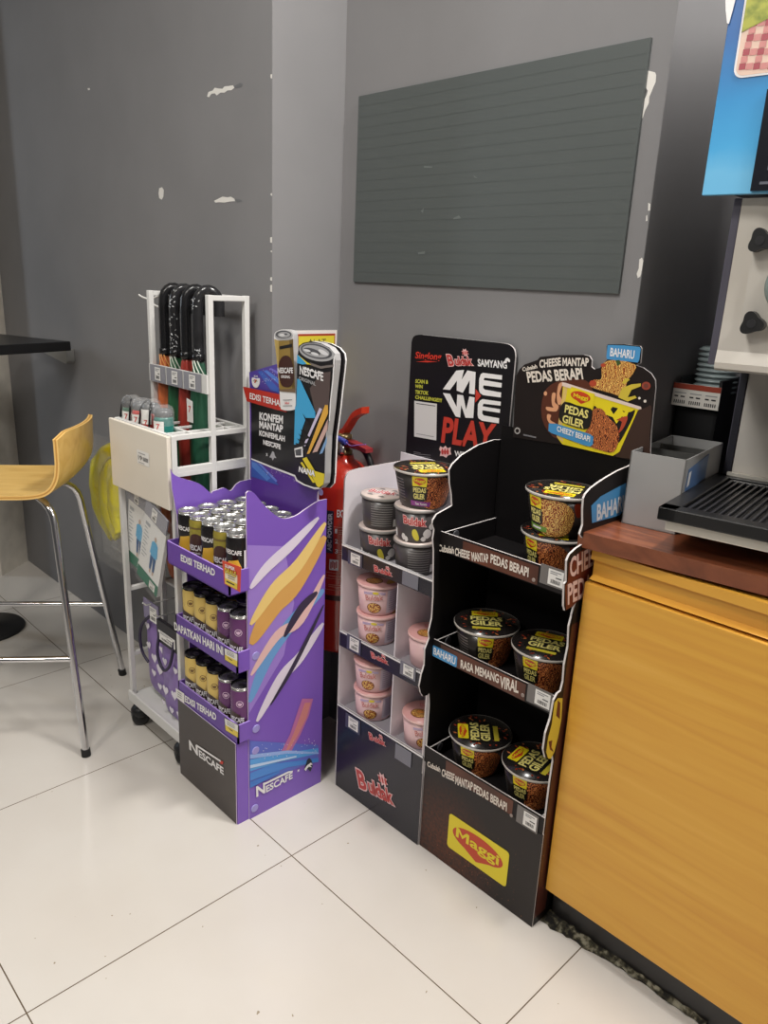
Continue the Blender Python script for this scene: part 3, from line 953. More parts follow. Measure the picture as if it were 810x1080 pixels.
# trays
deal_r = M('promo_red', (214, 74, 48), rough=0.4); deal_y = M('promo_yellow', (226, 200, 70), rough=0.4)
TR = [(0.618, 0.671, -0.052, 0.6165), (0.418, 0.470, YF, 0.4195), (0.232, 0.281, YF, 0.2335)]
txt = [('EDISI TERHAD', cN1, [(95, 457), (257, 531), (95, 424)]), ('DAPATKAN HARI INI', cN3, [(268, 266), (482, 379), (266, 231)]), ('EDISI TERHAD', cN2, [(114, 315), (263, 406), (114, 283)])]
for i, (z0, z1, yf, zf) in enumerate(TR):
    g = G()
    g.slab(front(yf), rect(LX + 0.002, RX + 0.004, z0, z1), 0.004, ppd if i != 0 else M('stand_purple_mid', (104, 64, 164), rough=0.38), M('stand_edge_purple', (160, 132, 206), rough=0.6), pp)
    g.slab(sideR(RX + 0.004), rect(yf, 0.0, z0, z1), 0.004, pp, M('stand_edge_purple'))
    g.slab(sideR(LX + 0.006), rect(yf, 0.0, z0, z1), 0.004, pp, M('stand_edge_purple'))
    g.box(LX + 0.003, RX - 0.003, yf + 0.003, YK - 0.003, zf - 0.005, zf, ppd)
    tr = g.build('tray', ns)
    f = front(yf)
    g = G(); s_, c_, q_ = txt[i]; g.text(f, s_, *f.k(c_, q_), wtx, 0.035, 0.0012); g.build('lettering', tr)
    g = G()
    if i == 0:
        f3 = front(yf - 0.004)
        g.slab(f3, f3.k(cN1, [(289, 455), (378, 487), (374, 606), (300, 566)]), 0.001, deal_r)
        q4 = f3.k(cN1, [(302, 500), (362, 525), (362, 592), (304, 562)])
        g.poly(f3, q4, 0.0004, M('promo_cream', (236, 222, 190), rough=0.4))
        g.poly(f3, f3.k(cN1, [(304, 538), (362, 566), (362, 594), (305, 564)]), 0.0008, deal_y)
        g.text(f3, 'DEALS', *f3.k(cN1, [(304, 512), (358, 534), (304, 488)]), deal_y, 0.03, 0.0012, out=M('promo_dark', (120, 40, 24), rough=0.5), ow=0.03)
        g.text(f3, 'SUPER', *f3.k(cN1, [(304, 486), (352, 505), (304, 470)]), wtx, 0.03, 0.0012)
        g.poly(f3, f3.k(cN1, [(312, 550), (350, 568), (350, 574), (312, 556)]), 0.0014, ink)
        for yy in (508, 518, 528):
            g.poly(f3, f3.k(cN1, [(318, yy + 6), (352, yy + 20), (352, yy + 22), (318, yy + 9)]), 0.001, ink)
    else:
        q4 = [(485, 343), (547, 372), (547, 432), (488, 398)] if i == 1 else None
        c4 = cN3
        if i == 2:
            q4 = [(300, 388), (370, 425), (370, 488), (306, 450)]; c4 = cN2
        g.poly(f, f.k(c4, q4), 0.0012, M('tag_border', (44, 40, 46), rough=0.5))
        cx = sum(p[0] for p in q4) / 4; cy = sum(p[1] for p in q4) / 4
        inn = [(cx + (a - cx) * 0.9, cy + (b - cy) * 0.92) for a, b in q4]
        g.poly(f, f.k(c4, inn), 0.0016, paper)
        lo = [tuple(Vector(inn[0]).lerp(Vector(inn[3]), 0.55)), tuple(Vector(inn[1]).lerp(Vector(inn[2]), 0.55)), inn[2], inn[3]]
        g.poly(f, f.k(c4, lo), 0.0019, deal_y)
        lo2 = [tuple(Vector(lo[0]).lerp(Vector(lo[2]), 0.15)), tuple(Vector(lo[1]).lerp(Vector(lo[3]), 0.35)), tuple(Vector(lo[1]).lerp(Vector(lo[3]), 0.5)), tuple(Vector(lo[0]).lerp(Vector(lo[2]), 0.32))]
        g.poly(f, f.k(c4, lo2), 0.0021, ink)
        a_, b_2 = Vector(inn[0]), Vector(inn[1]); c__ = Vector(inn[3])
        for ff_ in (0.12, 0.26, 0.38):
            p_ = a_.lerp(c__, ff_); d_ = b_2 - a_
            g.poly(f, f.k(c4, [tuple(p_ + d_ * 0.15), tuple(p_ + d_ * 0.75), tuple(p_ + d_ * 0.75 + Vector((0, 3))), tuple(p_ + d_ * 0.15 + Vector((0, 3)))]), 0.0019, M('label_faint', (150, 150, 152), rough=0.6))
    g.build('price_tag', tr)
    if i == 2:
        g = G(); ql = f.k(cN2, [(72, 250), (112, 276), (112, 322), (74, 294)]); g.poly(f, ql, 0.0016, paper)
        for a in range(3):
            g.poly(f, f.k(cN2, [(80, 264 + a * 10), (100, 277 + a * 10), (100, 281 + a * 10), (80, 268 + a * 10)]), 0.002, M('label_faint'))
        g.build('price_tag', tr)

# side panels
fR = sideR(RX + 0.001)
top_px = [(262, 518), (268, 520), (278, 532), (290, 543), (300, 547), (312, 544), (324, 536), (335, 529), (341.5, 527)]
outl = [(-0.003, 0.0), (0.226, 0.0)] + [fR.px(x, y) for x, y in smooth_pts(top_px, 4)][::-1]
outl[2] = (0.226, outl[2][1]); outl.append((-0.003, outl[-1][1] - 0.004))
g = G(); g.slab(fR, outl, 0.004, pp, cut, pp)
# printed light ribbons
rib = lambda nm, c: M('ribbon_' + nm, c, rough=0.36)


def ribbon(pts, w, mat, off):
    ps = smooth_pts(pts, 6); n = len(ps); L = []; Rr_ = []
    for i in range(n):
        a = Vector(ps[max(i - 1, 0)]); b = Vector(ps[min(i + 1, n - 1)]); d = (b - a).normalized(); nn = Vector((-d.y, d.x))
        ww = w * math.sin(PI * (i + 0.5) / n) ** 0.6
        L.append(tuple(Vector(ps[i]) + nn * ww)); Rr_.append(tuple(Vector(ps[i]) - nn * ww))
    for i in range(n - 1):
        g.poly(fR, [L[i], L[i + 1], Rr_[i + 1], Rr_[i]], off, mat)


zb = outl[2][1]
g.poly(fR, [(-0.002, 0.30), (0.10, 0.42), (0.13, 0.55), (0.10, 0.70), (-0.002, 0.725)], 0.0006, ppl)
ribbon([(0.00, 0.33), (0.06, 0.44), (0.15, 0.52), (0.222, 0.56)], 0.020, rib('sky', (110, 160, 214)), 0.0010)
ribbon([(0.005, 0.48), (0.07, 0.56), (0.13, 0.60), (0.222, 0.70)], 0.030, rib('gold', (218, 166, 92)), 0.0012)
ribbon([(0.004, 0.53), (0.07, 0.60), (0.14, 0.645), (0.222, 0.735)], 0.018, rib('pale_gold', (238, 206, 128)), 0.0014)
ribbon([(0.004, 0.62), (0.05, 0.66), (0.12, 0.70), (0.20, 0.752)], 0.014, rib('white', (226, 216, 232)), 0.0016)
ribbon([(0.004, 0.40), (0.08, 0.48), (0.15, 0.50), (0.222, 0.60)], 0.014, rib('blush', (230, 190, 186)), 0.0014)
ribbon([(0.02, 0.27), (0.09, 0.36), (0.15, 0.40), (0.222, 0.47)], 0.017, rib('white', (226, 216, 232)), 0.0012)
ribbon([(0.06, 0.30), (0.12, 0.37), (0.17, 0.44), (0.222, 0.52)], 0.007, rib('ink', (58, 50, 72)), 0.0016)
ribbon([(0.10, 0.47), (0.15, 0.53), (0.20, 0.56)], 0.012, rib('ink', (58, 50, 72)), 0.0018)
# pink beam and blue speed lines low down
pk = fR.k(cN2, [(565, 560), (610, 470), (640, 380), (668, 300), (720, 300), (700, 380), (660, 470), (610, 560)])
g.poly(fR, pk, 0.0010, rib('rose', (186, 112, 160)))
g.poly(fR, fR.k(cN2, [(590, 545), (625, 470), (655, 390), (680, 320), (708, 318), (688, 390), (648, 470), (604, 545)]), 0.0014, rib('salmon', (206, 132, 130)))
for q_, c_, o_ in (([(420, 500), (745, 520), (745, 590), (420, 720)], (96, 110, 200), 0.0008), ([(420, 590), (560, 560), (745, 535), (745, 560), (560, 600), (420, 645)], (88, 160, 226), 0.0012),
                   ([(420, 565), (600, 545), (746, 555), (746, 562), (600, 560), (420, 585)], (150, 178, 234), 0.0014), ([(420, 655), (520, 610), (690, 590), (745, 580), (745, 600), (600, 625), (420, 690)], (74, 136, 214), 0.0014),
                   ([(420, 695), (560, 640), (560, 652), (420, 725)], (60, 120, 204), 0.0016), ([(420, 615), (640, 570), (640, 577), (420, 630)], (190, 214, 244), 0.0018)):
    g.poly(fR, fR.k(cN2, q_), o_, M('speed_%d_%d' % (c_[0], c_[2]), c_, rough=0.36))
rr = random.Random(5)
for k in range(46):
    x = rr.uniform(475, 735); y = 560 - (x - 475) * 0.12 + rr.uniform(-45, 25); d = rr.uniform(1.2, 2.6)
    g.poly(fR, fR.k(cN2, [(x - d, y), (x, y - d), (x + d, y), (x, y + d)]), 0.0022, wtx)
side = g.build('side_panel', ns)
g = G()
g.text(fR, 'N', *fR.k(cN2, [(449, 766), (491, 745), (447, 716)]), wtx, 0.03, 0.0026)
g.text(fR, 'ESCAFE', *fR.k(cN2, [(495, 745), (621, 677), (494, 713)]), wtx, 0.03, 0.0026)
g.poly(fR, fR.k(cN2, [(484, 700), (600, 643), (622, 640), (620, 649), (602, 652), (486, 709)]), 0.0028, wtx)
g.text(fR, 'x', *fR.k(cN2, [(643, 648), (655, 642), (643, 638)]), wtx, 0.03, 0.0022)
g.poly(fR, fR.k(cN2, [(676, 640), (684, 612), (690, 590), (700, 580), (712, 592), (716, 622), (706, 645), (692, 632)]), 0.0022, M('emblem_dark', (44, 50, 62), rough=0.4))
g.poly(fR, fR.k(cN2, [(676, 634), (690, 615), (708, 602), (716, 612), (704, 614), (712, 624), (698, 622), (690, 630), (684, 642)]), 0.0026, wtx)
g.build('logo', side)
for cx, cy in ((448, 98), (450, 443), (447, 547), (443, 820)):
    a, b = fR.px(170 + cx / 4.5, 670 + cy / 4.5)
    g = G(); g.lathe([(0.0105, 0.0), (0.0105, 0.0012), (0.009, 0.002)], M('plastic_rivet', (160, 150, 214), rough=0.3), 22, fR.p(a, b, 0.0), Matrix.Rotation(PI / 2, 4, 'Y')); g.build('rivet', side)

fL = sideR(LX)       # inner face of the left panel is what shows
lw = [fL.px(x, y) for x, y in smooth_pts([(180.2, 494.4), (183, 500), (192.2, 504.5), (210, 510), (222.2, 520), (224, 518.5), (230, 516.5), (236.7, 514.5), (243.5, 517.7), (249, 511), (255.6, 506.7)], 3)]
lw[-1] = (YK - 0.001, lw[-1][1])
outl = [(YK - 0.001, 0.0), ] + lw[::-1]
le = [fL.px(x, y) for x, y in ((181.5, 515), (186.7, 543), (189, 572))]
outl += le + [(0.002, 0.60), (0.002, 0.0)]
g = G(); g.slab(fL, outl, 0.004, pp, cut, pp); g.build('side_panel', ns)
# back panel and inner shelves' backing
g = G(); g.slab(front(YK - 0.006), rect(LX, RX, 0.0, 0.786), 0.004, pp, cut); g.build('back_panel', ns)

# header card
yh = 0.198
fh = front(yh)
g = G()
hp = [(LX + 0.002, 0.60), (RX - 0.002, 0.60), (RX - 0.002, fh.px(342, 522)[1])] + [fh.px(*q) for q in ((344, 505), (340, 460), (334, 420), (316, 395), (303, 384), (293.5, 383.5), (263.2, 392.5))]
hp[-1] = (LX - 0.004, hp[-1][1])
hp[0] = (LX - 0.004, 0.60)
g.slab(fh, hp, 0.005, ppd, cut, pp)
g.poly(fh, fh.k(cH1, [(88, 355), (290, 296), (300, 500), (92, 470)]), 0.0006, M('header_violet', (84, 66, 158), rough=0.36))
for q_, c_ in (([(180, 345), (300, 470), (300, 505), (240, 480), (150, 350)], (66, 100, 190)), ([(215, 340), (296, 400), (298, 440), (190, 345)], (86, 128, 214)), ([(245, 325), (293, 350), (294, 372), (232, 330)], (120, 110, 206))):
    g.poly(fh, fh.k(cH1, q_), 0.0009, M('speed_%d_%d' % (c_[0], c_[2]), c_, rough=0.36))
for k in range(26):
    x = rr.uniform(165, 290); y = rr.uniform(335, 440); d = rr.uniform(1.2, 3)
    g.poly(fh, fh.k(cH1, [(x - d, y), (x, y - d), (x + d, y), (x, y + d)]), 0.0012, wtx)
# black slogan field and the wave below it
g.poly(fh, fh.k(cH2, [(104, -60), (420, -20), (420, 490), (380, 470), (260, 425), (104, 360)]), 0.0010, M('header_black', (26, 24, 27), rough=0.3))
g.poly(fh, fh.k(cH2, [(104, 358), (260, 420), (415, 478), (440, 510), (500, 545), (560, 572), (600, 572), (600, 580), (555, 582), (490, 556), (430, 520), (410, 490), (255, 432), (104, 368)]), 0.0012, wtx)
for q_, c_ in (([(104, 370), (150, 388), (260, 500), (300, 552), (104, 490)], (64, 92, 178)), ([(108, 385), (140, 396), (240, 500), (215, 520), (108, 420)], (86, 130, 206)), ([(150, 395), (175, 402), (290, 520), (280, 530)], (110, 130, 214))):
    g.poly(fh, fh.k(cH2, q_), 0.0009, M('speed_%d_%d' % (c_[0], c_[2]), c_, rough=0.36))
for k in range(30):
    x = rr.uniform(190, 420); y = 440 + (x - 190) * 0.2 + rr.uniform(-20, 40); d = rr.uniform(1, 2.4)
    g.poly(fh, fh.k(cH2, [(x - d, y), (x, y - d), (x + d, y), (x, y + d)]), 0.0014, wtx)
hd = g.build('header_card', ns)
g = G()
for s_, q_ in (('KONFEM', [(162, 86), (330, 115), (163, 30)]), ('MANTAP', [(162, 144), (330, 178), (162, 92)]), ('KONFEMLAH', [(162, 198), (344, 243), (162, 158)]), ('NESCAFE', [(190, 262), (314, 298), (190, 226)])):
    g.text(fh, s_, *fh.k(cH2, q_), wtx, 0.04, 0.0016)
g.poly(fh, fh.k(cH2, [(205, 232), (305, 258), (305, 264), (205, 238)]), 0.0016, wtx)
g.text(fh, 'x', *fh.k(cH2, [(210, 342), (222, 345), (210, 322)]), wtx, 0.02, 0.0016)
g.poly(fh, fh.k(cH2, [(234, 352), (246, 330), (256, 308), (268, 318), (272, 338), (284, 358), (268, 356), (258, 376), (250, 356)]), 0.0016, M('emblem_grey', (180, 180, 184), rough=0.4))
g.build('lettering', hd)
g = G()   # red ribbon
fr2 = front(yh - 0.010)
g.slab(fr2, fr2.k(cH1, [(42, 458), (300, 512), (352, 632), (352, 642), (70, 562)]), 0.003, M('ribbon_red', (186, 48, 36), rough=0.36), M('ribbon_dark', (120, 28, 24), rough=0.4))
g.text(fr2, 'EDISI TERHAD', *fr2.k(cH1, [(92, 544), (336, 606), (92, 500)]), wtx, 0.02, 0.0010)
g.build('ribbon', hd)
g = G()   # small shield badge
g.slab(fh, fh.k(cH1, smooth_pts([(112, 392), (138, 400), (164, 398), (163, 440), (150, 462), (138, 466), (122, 455), (112, 430)], 2, True)), 0.0015, wtx, off=0.0025)
g.text(fh, '7', *fh.k(cH1, [(128, 430), (150, 436), (128, 404)]), red_p, 0.05, 0.0032)
g.text(fh, 'ELEVEN', *fh.k(cH1, [(122, 418), (154, 422), (122, 411)]), M('badge_green', (40, 120, 70), rough=0.4), 0.02, 0.0036)
g.text(fh, 'DI', *fh.k(cH1, [(126, 388), (150, 390), (126, 376)]), wtx, 0.02, 0.0020)
g.build('badge', hd)

# the two big printed can cut-outs standing off the header
silver = M('printed_silver', (176, 176, 178), rough=0.35); sil_d = M('printed_silver_dark', (84, 84, 88), rough=0.4); sil_l = M('printed_silver_light', (226, 226, 228), rough=0.35)
gold = M('printed_olive_gold', (150, 124, 62), rough=0.35); gold_d = M('printed_olive_dark', (104, 84, 40), rough=0.35); choco = M('printed_chocolate', (66, 34, 28), rough=0.35)
cblk = M('printed_black', (28, 26, 28), rough=0.3); cyn = M('printed_cyan', (66, 164, 214), rough=0.35); ylw = M('printed_yellow', (224, 204, 46), rough=0.35)
fc = front(yh - 0.016)
sm = smooth_pts([(265, 88), (285, 62), (330, 50), (380, 58), (398, 84), (402, 200), (412, 400), (418, 590), (402, 622), (360, 628), (326, 622), (308, 600), (300, 440), (284, 260), (268, 150)], 3, True)
g = G(); g.slab(fc, fc.k(cH1, sm), 0.014, wtx, M('cutout_edge_grey', (170, 168, 168), rough=0.6), cblk)
cl = lambda pts, o, ma, c=cH1, f=fc: g.poly(f, f.k(c, pts), o, ma)
cl([(268, 120), (300, 130), (360, 130), (400, 118), (404, 230), (412, 410), (416, 480), (304, 478), (284, 260)], 0.0008, gold)
cl([(268, 120), (300, 132), (300, 300), (306, 478), (302, 460), (286, 270)], 0.0012, M('printed_gold_light', (186, 160, 92), rough=0.35))
cl([(376, 126), (400, 118), (405, 240), (416, 480), (396, 480)], 0.0012, gold_d)
cl(ell(334, 92, 64, 36, 28), 0.0010, silver); cl(ell(334, 86, 56, 27, 28), 0.0014, sil_d); cl(ell(338, 88, 44, 20, 24), 0.0018, silver); cl(ell(326, 90, 22, 9, 18), 0.0022, sil_l); cl(ell(352, 84, 12, 6, 16), 0.0022, sil_d)
cl([(305, 172), (394, 152), (396, 176), (308, 192)], 0.0016, cblk)
cl(smooth_pts([(300, 300), (322, 250), (352, 236), (384, 252), (404, 320), (408, 400), (392, 450), (360, 462), (322, 446), (304, 390)], 3, True), 0.0018, choco)
cl([(300, 478), (416, 470), (418, 500), (310, 490)], 0.0016, M('printed_fade_brown', (120, 96, 70), rough=0.4))
g.text(fc, 'NESCAFE', *fc.k(cH1, [(294, 362), (404, 362), (294, 322)]), wtx, 0.03, 0.0024)
g.text(fc, 'ORIGINAL', *fc.k(cH1, [(318, 396), (384, 398), (318, 376)]), wtx, 0.02, 0.0024)
g.text(fc, '240ml', *fc.k(cH1, [(342, 582), (374, 582), (342, 566)]), red_p, 0.02, 0.0016)
for yy in (550, 592):
    cl([(330, yy), (396, yy - 2), (396, yy + 4), (330, yy + 5)], 0.0014, M('label_faint'))
g.build('can_cutout', hd)

fd = front(yh - 0.020)
big1 = [(440, 168), (470, 146), (530, 134), (600, 150), (660, 180), (694, 222), (700, 270), (694, 340), (678, 480), (664, 620)]
big2 = [(650, 60), (640, 200), (632, 380), (630, 470), (622, 540), (592, 574), (552, 572), (490, 552), (430, 515), (412, 478)]
pts = fd.k(cH1, big1) + fd.k(cH2, big2[1:]) + fd.k(cH2, [(400, 340), (408, 150), (414, 20)]) + fd.k(cH1, [(420, 560), (426, 400), (428, 260)])
g = G(); g.slab(fd, pts, 0.016, cblk, M('cutout_edge_grey'), cblk)
# second card layer a little behind, seen as the pale and dark rim on the right
rim = [(a + 0.010, b + 0.0) for a, b in pts]
g.slab(fd, rim, 0.004, cblk, wtx, cblk, off=-0.020)
c1 = lambda pts_, o, ma: g.poly(fd, fd.k(cH1, pts_), o, ma)
c2 = lambda pts_, o, ma: g.poly(fd, fd.k(cH2, pts_), o, ma)
c1([(690, 225), (702, 240), (690, 400), (672, 560), (664, 700), (656, 700), (664, 560), (682, 400)], 0.0010, wtx)
c2([(640, 100), (648, 100), (638, 300), (634, 480), (622, 545), (612, 545), (626, 480), (630, 300)], 0.0010, silver)
c1(ell(570, 212, 128, 62, 32, 0.22), 0.0010, silver); c1(ell(568, 206, 114, 50, 32, 0.22), 0.0014, sil_d); c1(ell(566, 206, 98, 40, 32, 0.22), 0.0018, silver)
c1(ell(540, 206, 62, 20, 24, 0.3), 0.0022, sil_d); c1(ell(505, 200, 26, 9, 18, 0.25), 0.0026, sil_l); c1(ell(560, 224, 30, 10, 18, 0.3), 0.0026, sil_l); c1(ell(620, 214, 40, 14, 20, 0.5), 0.0024, sil_l)
c1([(440, 232), (500, 282), (560, 318), (520, 300), (470, 296), (438, 262)], 0.0012, ylw)
c1([(432, 230), (442, 236), (500, 295), (470, 300), (430, 290)], 0.0014, cyn)
c1([(520, 284), (600, 312), (690, 300), (690, 316), (600, 330), (530, 305)], 0.0016, M('printed_grey_band', (120, 112, 108), rough=0.35))
c1([(432, 400), (452, 408), (560, 640), (560, 680), (420, 680)], 0.0012, cyn)
c2([(416, -10), (545, -10), (500, 60), (470, 140), (440, 260), (408, 262)], 0.0012, cyn)
c1([(600, 360), (670, 350), (660, 520), (650, 660), (560, 640), (520, 470)], 0.0012, M('printed_smoke', (88, 74, 72), rough=0.35))
# paint splashes and abstract shards in place of the artwork
for q_ in ([(440, 180), (470, 210), (520, 215), (470, 235)], [(455, 150), (500, 190), (540, 230), (480, 205)], [(430, 215), (480, 250), (530, 255), (470, 270)], [(470, 40), (520, 110), (510, 130)], [(420, 250), (470, 262), (520, 300), (440, 290)]):
    c2(q_, 0.0016, cblk)
c2([(500, 330), (520, 325), (652, 40), (650, -20), (630, -20)], 0.0014, M('printed_amber', (222, 170, 70), rough=0.35))
c2([(540, 320), (575, 312), (648, 150), (650, 80)], 0.0014, M('printed_blush', (206, 170, 160), rough=0.35))
c2([(590, 330), (612, 322), (642, 250), (644, 200)], 0.0014, M('printed_pale_blue', (128, 166, 208), rough=0.35))
c2([(462, 300), (478, 298), (610, 10), (590, 0)], 0.0014, M('printed_lilac', (206, 196, 222), rough=0.35))
c2([(412, 290), (470, 275), (475, 350), (420, 352)], 0.0018, wtx); c2([(418, 300), (462, 290), (462, 340), (424, 340)], 0.0020, sil_d)
c2([(470, 362), (500, 350), (560, 450), (628, 470), (620, 545), (590, 566), (575, 560), (520, 450)], 0.0020, ylw)
c2([(455, 390), (470, 385), (560, 530), (545, 535)], 0.0020, ylw)
c2([(412, 478), (430, 510), (490, 545), (552, 565), (592, 568), (588, 576), (548, 574), (480, 552), (424, 520)], 0.0022, wtx)
g.text(fd, 'NANA', *fd.k(cH2, [(446, 455), (562, 490), (450, 415)]), wtx, 0.05, 0.0030, out=cblk, ow=0.03)
g.text(fd, 'NESCAFE', *fd.k(cH1, [(452, 370), (620, 420), (452, 306)]), wtx, 0.028, 0.0024)
c1([(475, 322), (606, 362), (606, 370), (476, 331)], 0.0024, wtx)
g.text(fd, 'ORIGINAL', *fd.k(cH1, [(446, 408), (566, 452), (446, 382)]), M('printed_silver', (176, 176, 178)), 0.02, 0.0024)
g.build('can_cutout', hd)
a, b = fh.px(250 + 598 / 6.75, 430 + 600 / 6.75)
g = G(); g.lathe([(0.008, 0), (0.008, 0.0012), (0.006, 0.002)], M('plastic_rivet'), 20, fh.p(a, b, 0.0), Matrix.Rotation(PI / 2, 4, 'X')); g.build('rivet', hd)

# ---- the cans
alu = M('can_aluminium', (196, 196, 194), rough=0.25, metal=0.85)
dklid = M('can_dark_lid', (52, 50, 50), rough=0.25, metal=0.6)
RC = 0.0262


def make_can(kind):
    lab = 'prototype'
    t = thing('coffee_can', lab, 'can')
    bodyc = {'black': (30, 28, 30), 'olive': (158, 146, 62), 'latte': (214, 186, 106), 'mocha': (98, 52, 104)}[kind]
    bm_ = M('can_' + kind, bodyc, rough=0.25, metal=0.25)
    lidm = alu if kind in ('black', 'olive') else dklid
    rimm = alu if kind in ('black', 'olive', 'mocha') else dklid
    g = G(); pr = [(0.0205, 0.0), (0.023, 0.002), (0.0262, 0.008), (0.0262, 0.116), (0.0245, 0.124), (0.0240, 0.128)]
    g.lathe(pr, [lidm, bm_, bm_, bm_ if kind != 'olive' else M('can_olive_neck', (176, 160, 70), rough=0.25, metal=0.4), rimm], 28)
    w = Wrap(-PI / 2 + 0.55, [(0.0262, 0.0), (0.0262, 0.116), (0.0245, 0.124)])
    W_ = lambda p_, o_, m_: wpoly(g, w, p_, o_, m_, 0.005)
    if kind == 'black':
        W_(rect(-0.034, 0.034, 0.012, 0.05), 0.0002, M('can_pale_art', (176, 182, 190), rough=0.3))
        W_([(-0.022, 0.03), (-0.012, 0.07), (0.012, 0.074), (0.022, 0.05), (0.018, 0.026)], 0.0004, M('can_amber', (226, 178, 60), rough=0.3))
        W_([(-0.016, 0.012), (0.0, 0.034), (0.016, 0.02), (0.012, 0.01)], 0.0005, M('can_blue', (70, 110, 168), rough=0.3))
        W_([(-0.030, 0.02), (-0.020, 0.05), (-0.018, 0.02)], 0.0005, cblk)
        W_([(0.022, 0.02), (0.034, 0.07), (0.03, 0.02)], 0.0005, wtx)
        g.text(w, 'NESCAFE', (-0.020, 0.088), (0.020, 0.084), (-0.020, 0.099), wtx, 0.03, 0.0006)
        W_(rect(0.026, 0.034, 0.05, 0.095), 0.0005, wtx)
    elif kind == 'olive':
        W_(ell(0.0, 0.056, 0.024, 0.036, 24), 0.0003, choco)
        g.text(w, 'NESCAFE', (-0.022, 0.050), (0.022, 0.050), (-0.022, 0.064), wtx, 0.035, 0.0006)
        g.text(w, 'ORIGINAL', (-0.012, 0.041), (0.012, 0.041), (-0.012, 0.046), wtx, 0.02, 0.0006)
        W_([(-0.03, 0.01), (-0.02, 0.024), (0.0, 0.016), (0.02, 0.026), (0.032, 0.01)], 0.0004, M('can_blue', (70, 110, 168), rough=0.3))
        W_(rect(-0.082, 0.082, 0.103, 0.107), 0.0003, gold_d)
    else:
        dk = M('can_cocoa', (52, 30, 28), rough=0.28)
        sw = [(-0.08, 0.01)] + smooth_pts([(-0.08, 0.066), (-0.03, 0.072), (0.0, 0.066), (0.018, 0.05), (0.03, 0.034), (0.05, 0.03), (0.08, 0.06)], 3) + [(0.08, 0.01)]
        W_(sw, 0.0003, dk)
        W_(ell(0.006, 0.092, 0.009, 0.009, 16), 0.0003, M('can_mark_' + kind, (112, 84, 40) if kind == 'latte' else (200, 170, 196), rough=0.3))
        W_(ell(0.006, 0.092, 0.0072, 0.0072, 16), 0.0005, bm_)
        W_([(0.000, 0.096), (0.003, 0.0945), (0.006, 0.096), (0.009, 0.0945), (0.012, 0.096), (0.010, 0.089), (0.006, 0.087), (0.002, 0.089)], 0.0007, M('can_mark_' + kind))
        g.text(w, 'NESCAFE', (-0.022, 0.044), (0.016, 0.042), (-0.022, 0.058), wtx, 0.035, 0.0006)
        W_(rect(-0.012, 0.010, 0.034, 0.038), 0.0006, wtx)
        W_([(-0.012, 0.012), (-0.004, 0.024), (0.006, 0.014), (0.012, 0.024), (0.016, 0.012)], 0.0005, M('can_swirl', (176, 120, 96), rough=0.3))
        if kind == 'mocha':
            W_(rect(0.027, 0.034, 0.05, 0.09), 0.0005, wtx)
    g.build('body', t)
    g = G(); g.lathe([(0.0240, 0.128), (0.0255, 0.1300), (0.0258, 0.132), (0.0245, 0.133), (0.0228, 0.1312), (0.0218, 0.1275), (0.0, 0.1278)], [rimm, rimm, rimm, lidm, lidm, lidm], 28, cap0=False); ld = g.build('lid', t)
    g = G()
    tb = ell(0.006, 0.0, 0.011, 0.0075, 18)
    g.slab(top(0.1300), tb, 0.001, alu if kind in ('black', 'olive') else M('dark_tab', (120, 118, 116), rough=0.3, metal=0.8)); g.slab(top(0.1302), ell(0.011, 0, 0.004, 0.004, 12), 0.0006, M('tab_hole', (70, 70, 72), rough=0.3, metal=0.6))
    g.build('pull_tab', ld)
    return t


cans = {k: make_can(k) for k in ('black', 'olive', 'latte', 'mocha')}
first = set()
NTH = ['leftmost', 'second from left', 'middle', 'second from right', 'rightmost']
CN = {'black': 'black', 'olive': 'olive gold', 'latte': 'pale gold', 'mocha': 'purple'}
ROWN = ['front row', 'second row', 'third row', 'back row']


def place_can(kind, x, y, z, rz, label, group):
    p = cans[kind]
    if kind not in first:
        first.add(kind); p.location = (x, y, z); p.rotation_euler = (0, 0, rz); p['label'] = label; p['group'] = group
    else:
        dup(p, (x, y, z), rz, label, group)


rr = random.Random(11)
for r in range(4):
    for c in range(5):
        kind = ('black', 'olive')[(c + r) % 2]
        if r > 0 and rr.random() < 0.5:
            kind = 'olive'
        place_can(kind, 0.7915 + c * 0.0525, -0.007 + r * 0.0535, 0.6170, rr.uniform(-0.25, 0.25) if not (r == 0) else 0.0,
                  f'{CN[kind]} coffee can, {NTH[c]} in the {ROWN[r]} of the top purple tray', 'cans on the top purple tray')
for r in range(2):
    for c in range(5):
        kind = 'latte' if c < 3 else 'mocha'
        place_can(kind, 0.791 + c * 0.0528, -0.002 + r * 0.0535, 0.4200, rr.uniform(-0.1, 0.1), f'{CN[kind]} coffee can, {NTH[c]} in the {ROWN[r]} of the middle purple tray', 'cans on the middle purple tray')
for c in range(5):
    kind = 'latte' if c < 3 else 'mocha'
    place_can(kind, 0.790 + c * 0.0528, -0.002, 0.2340, rr.uniform(-0.1, 0.1), f'{CN[kind]} coffee can, {NTH[c]} on the bottom purple tray', 'cans on the bottom purple tray')

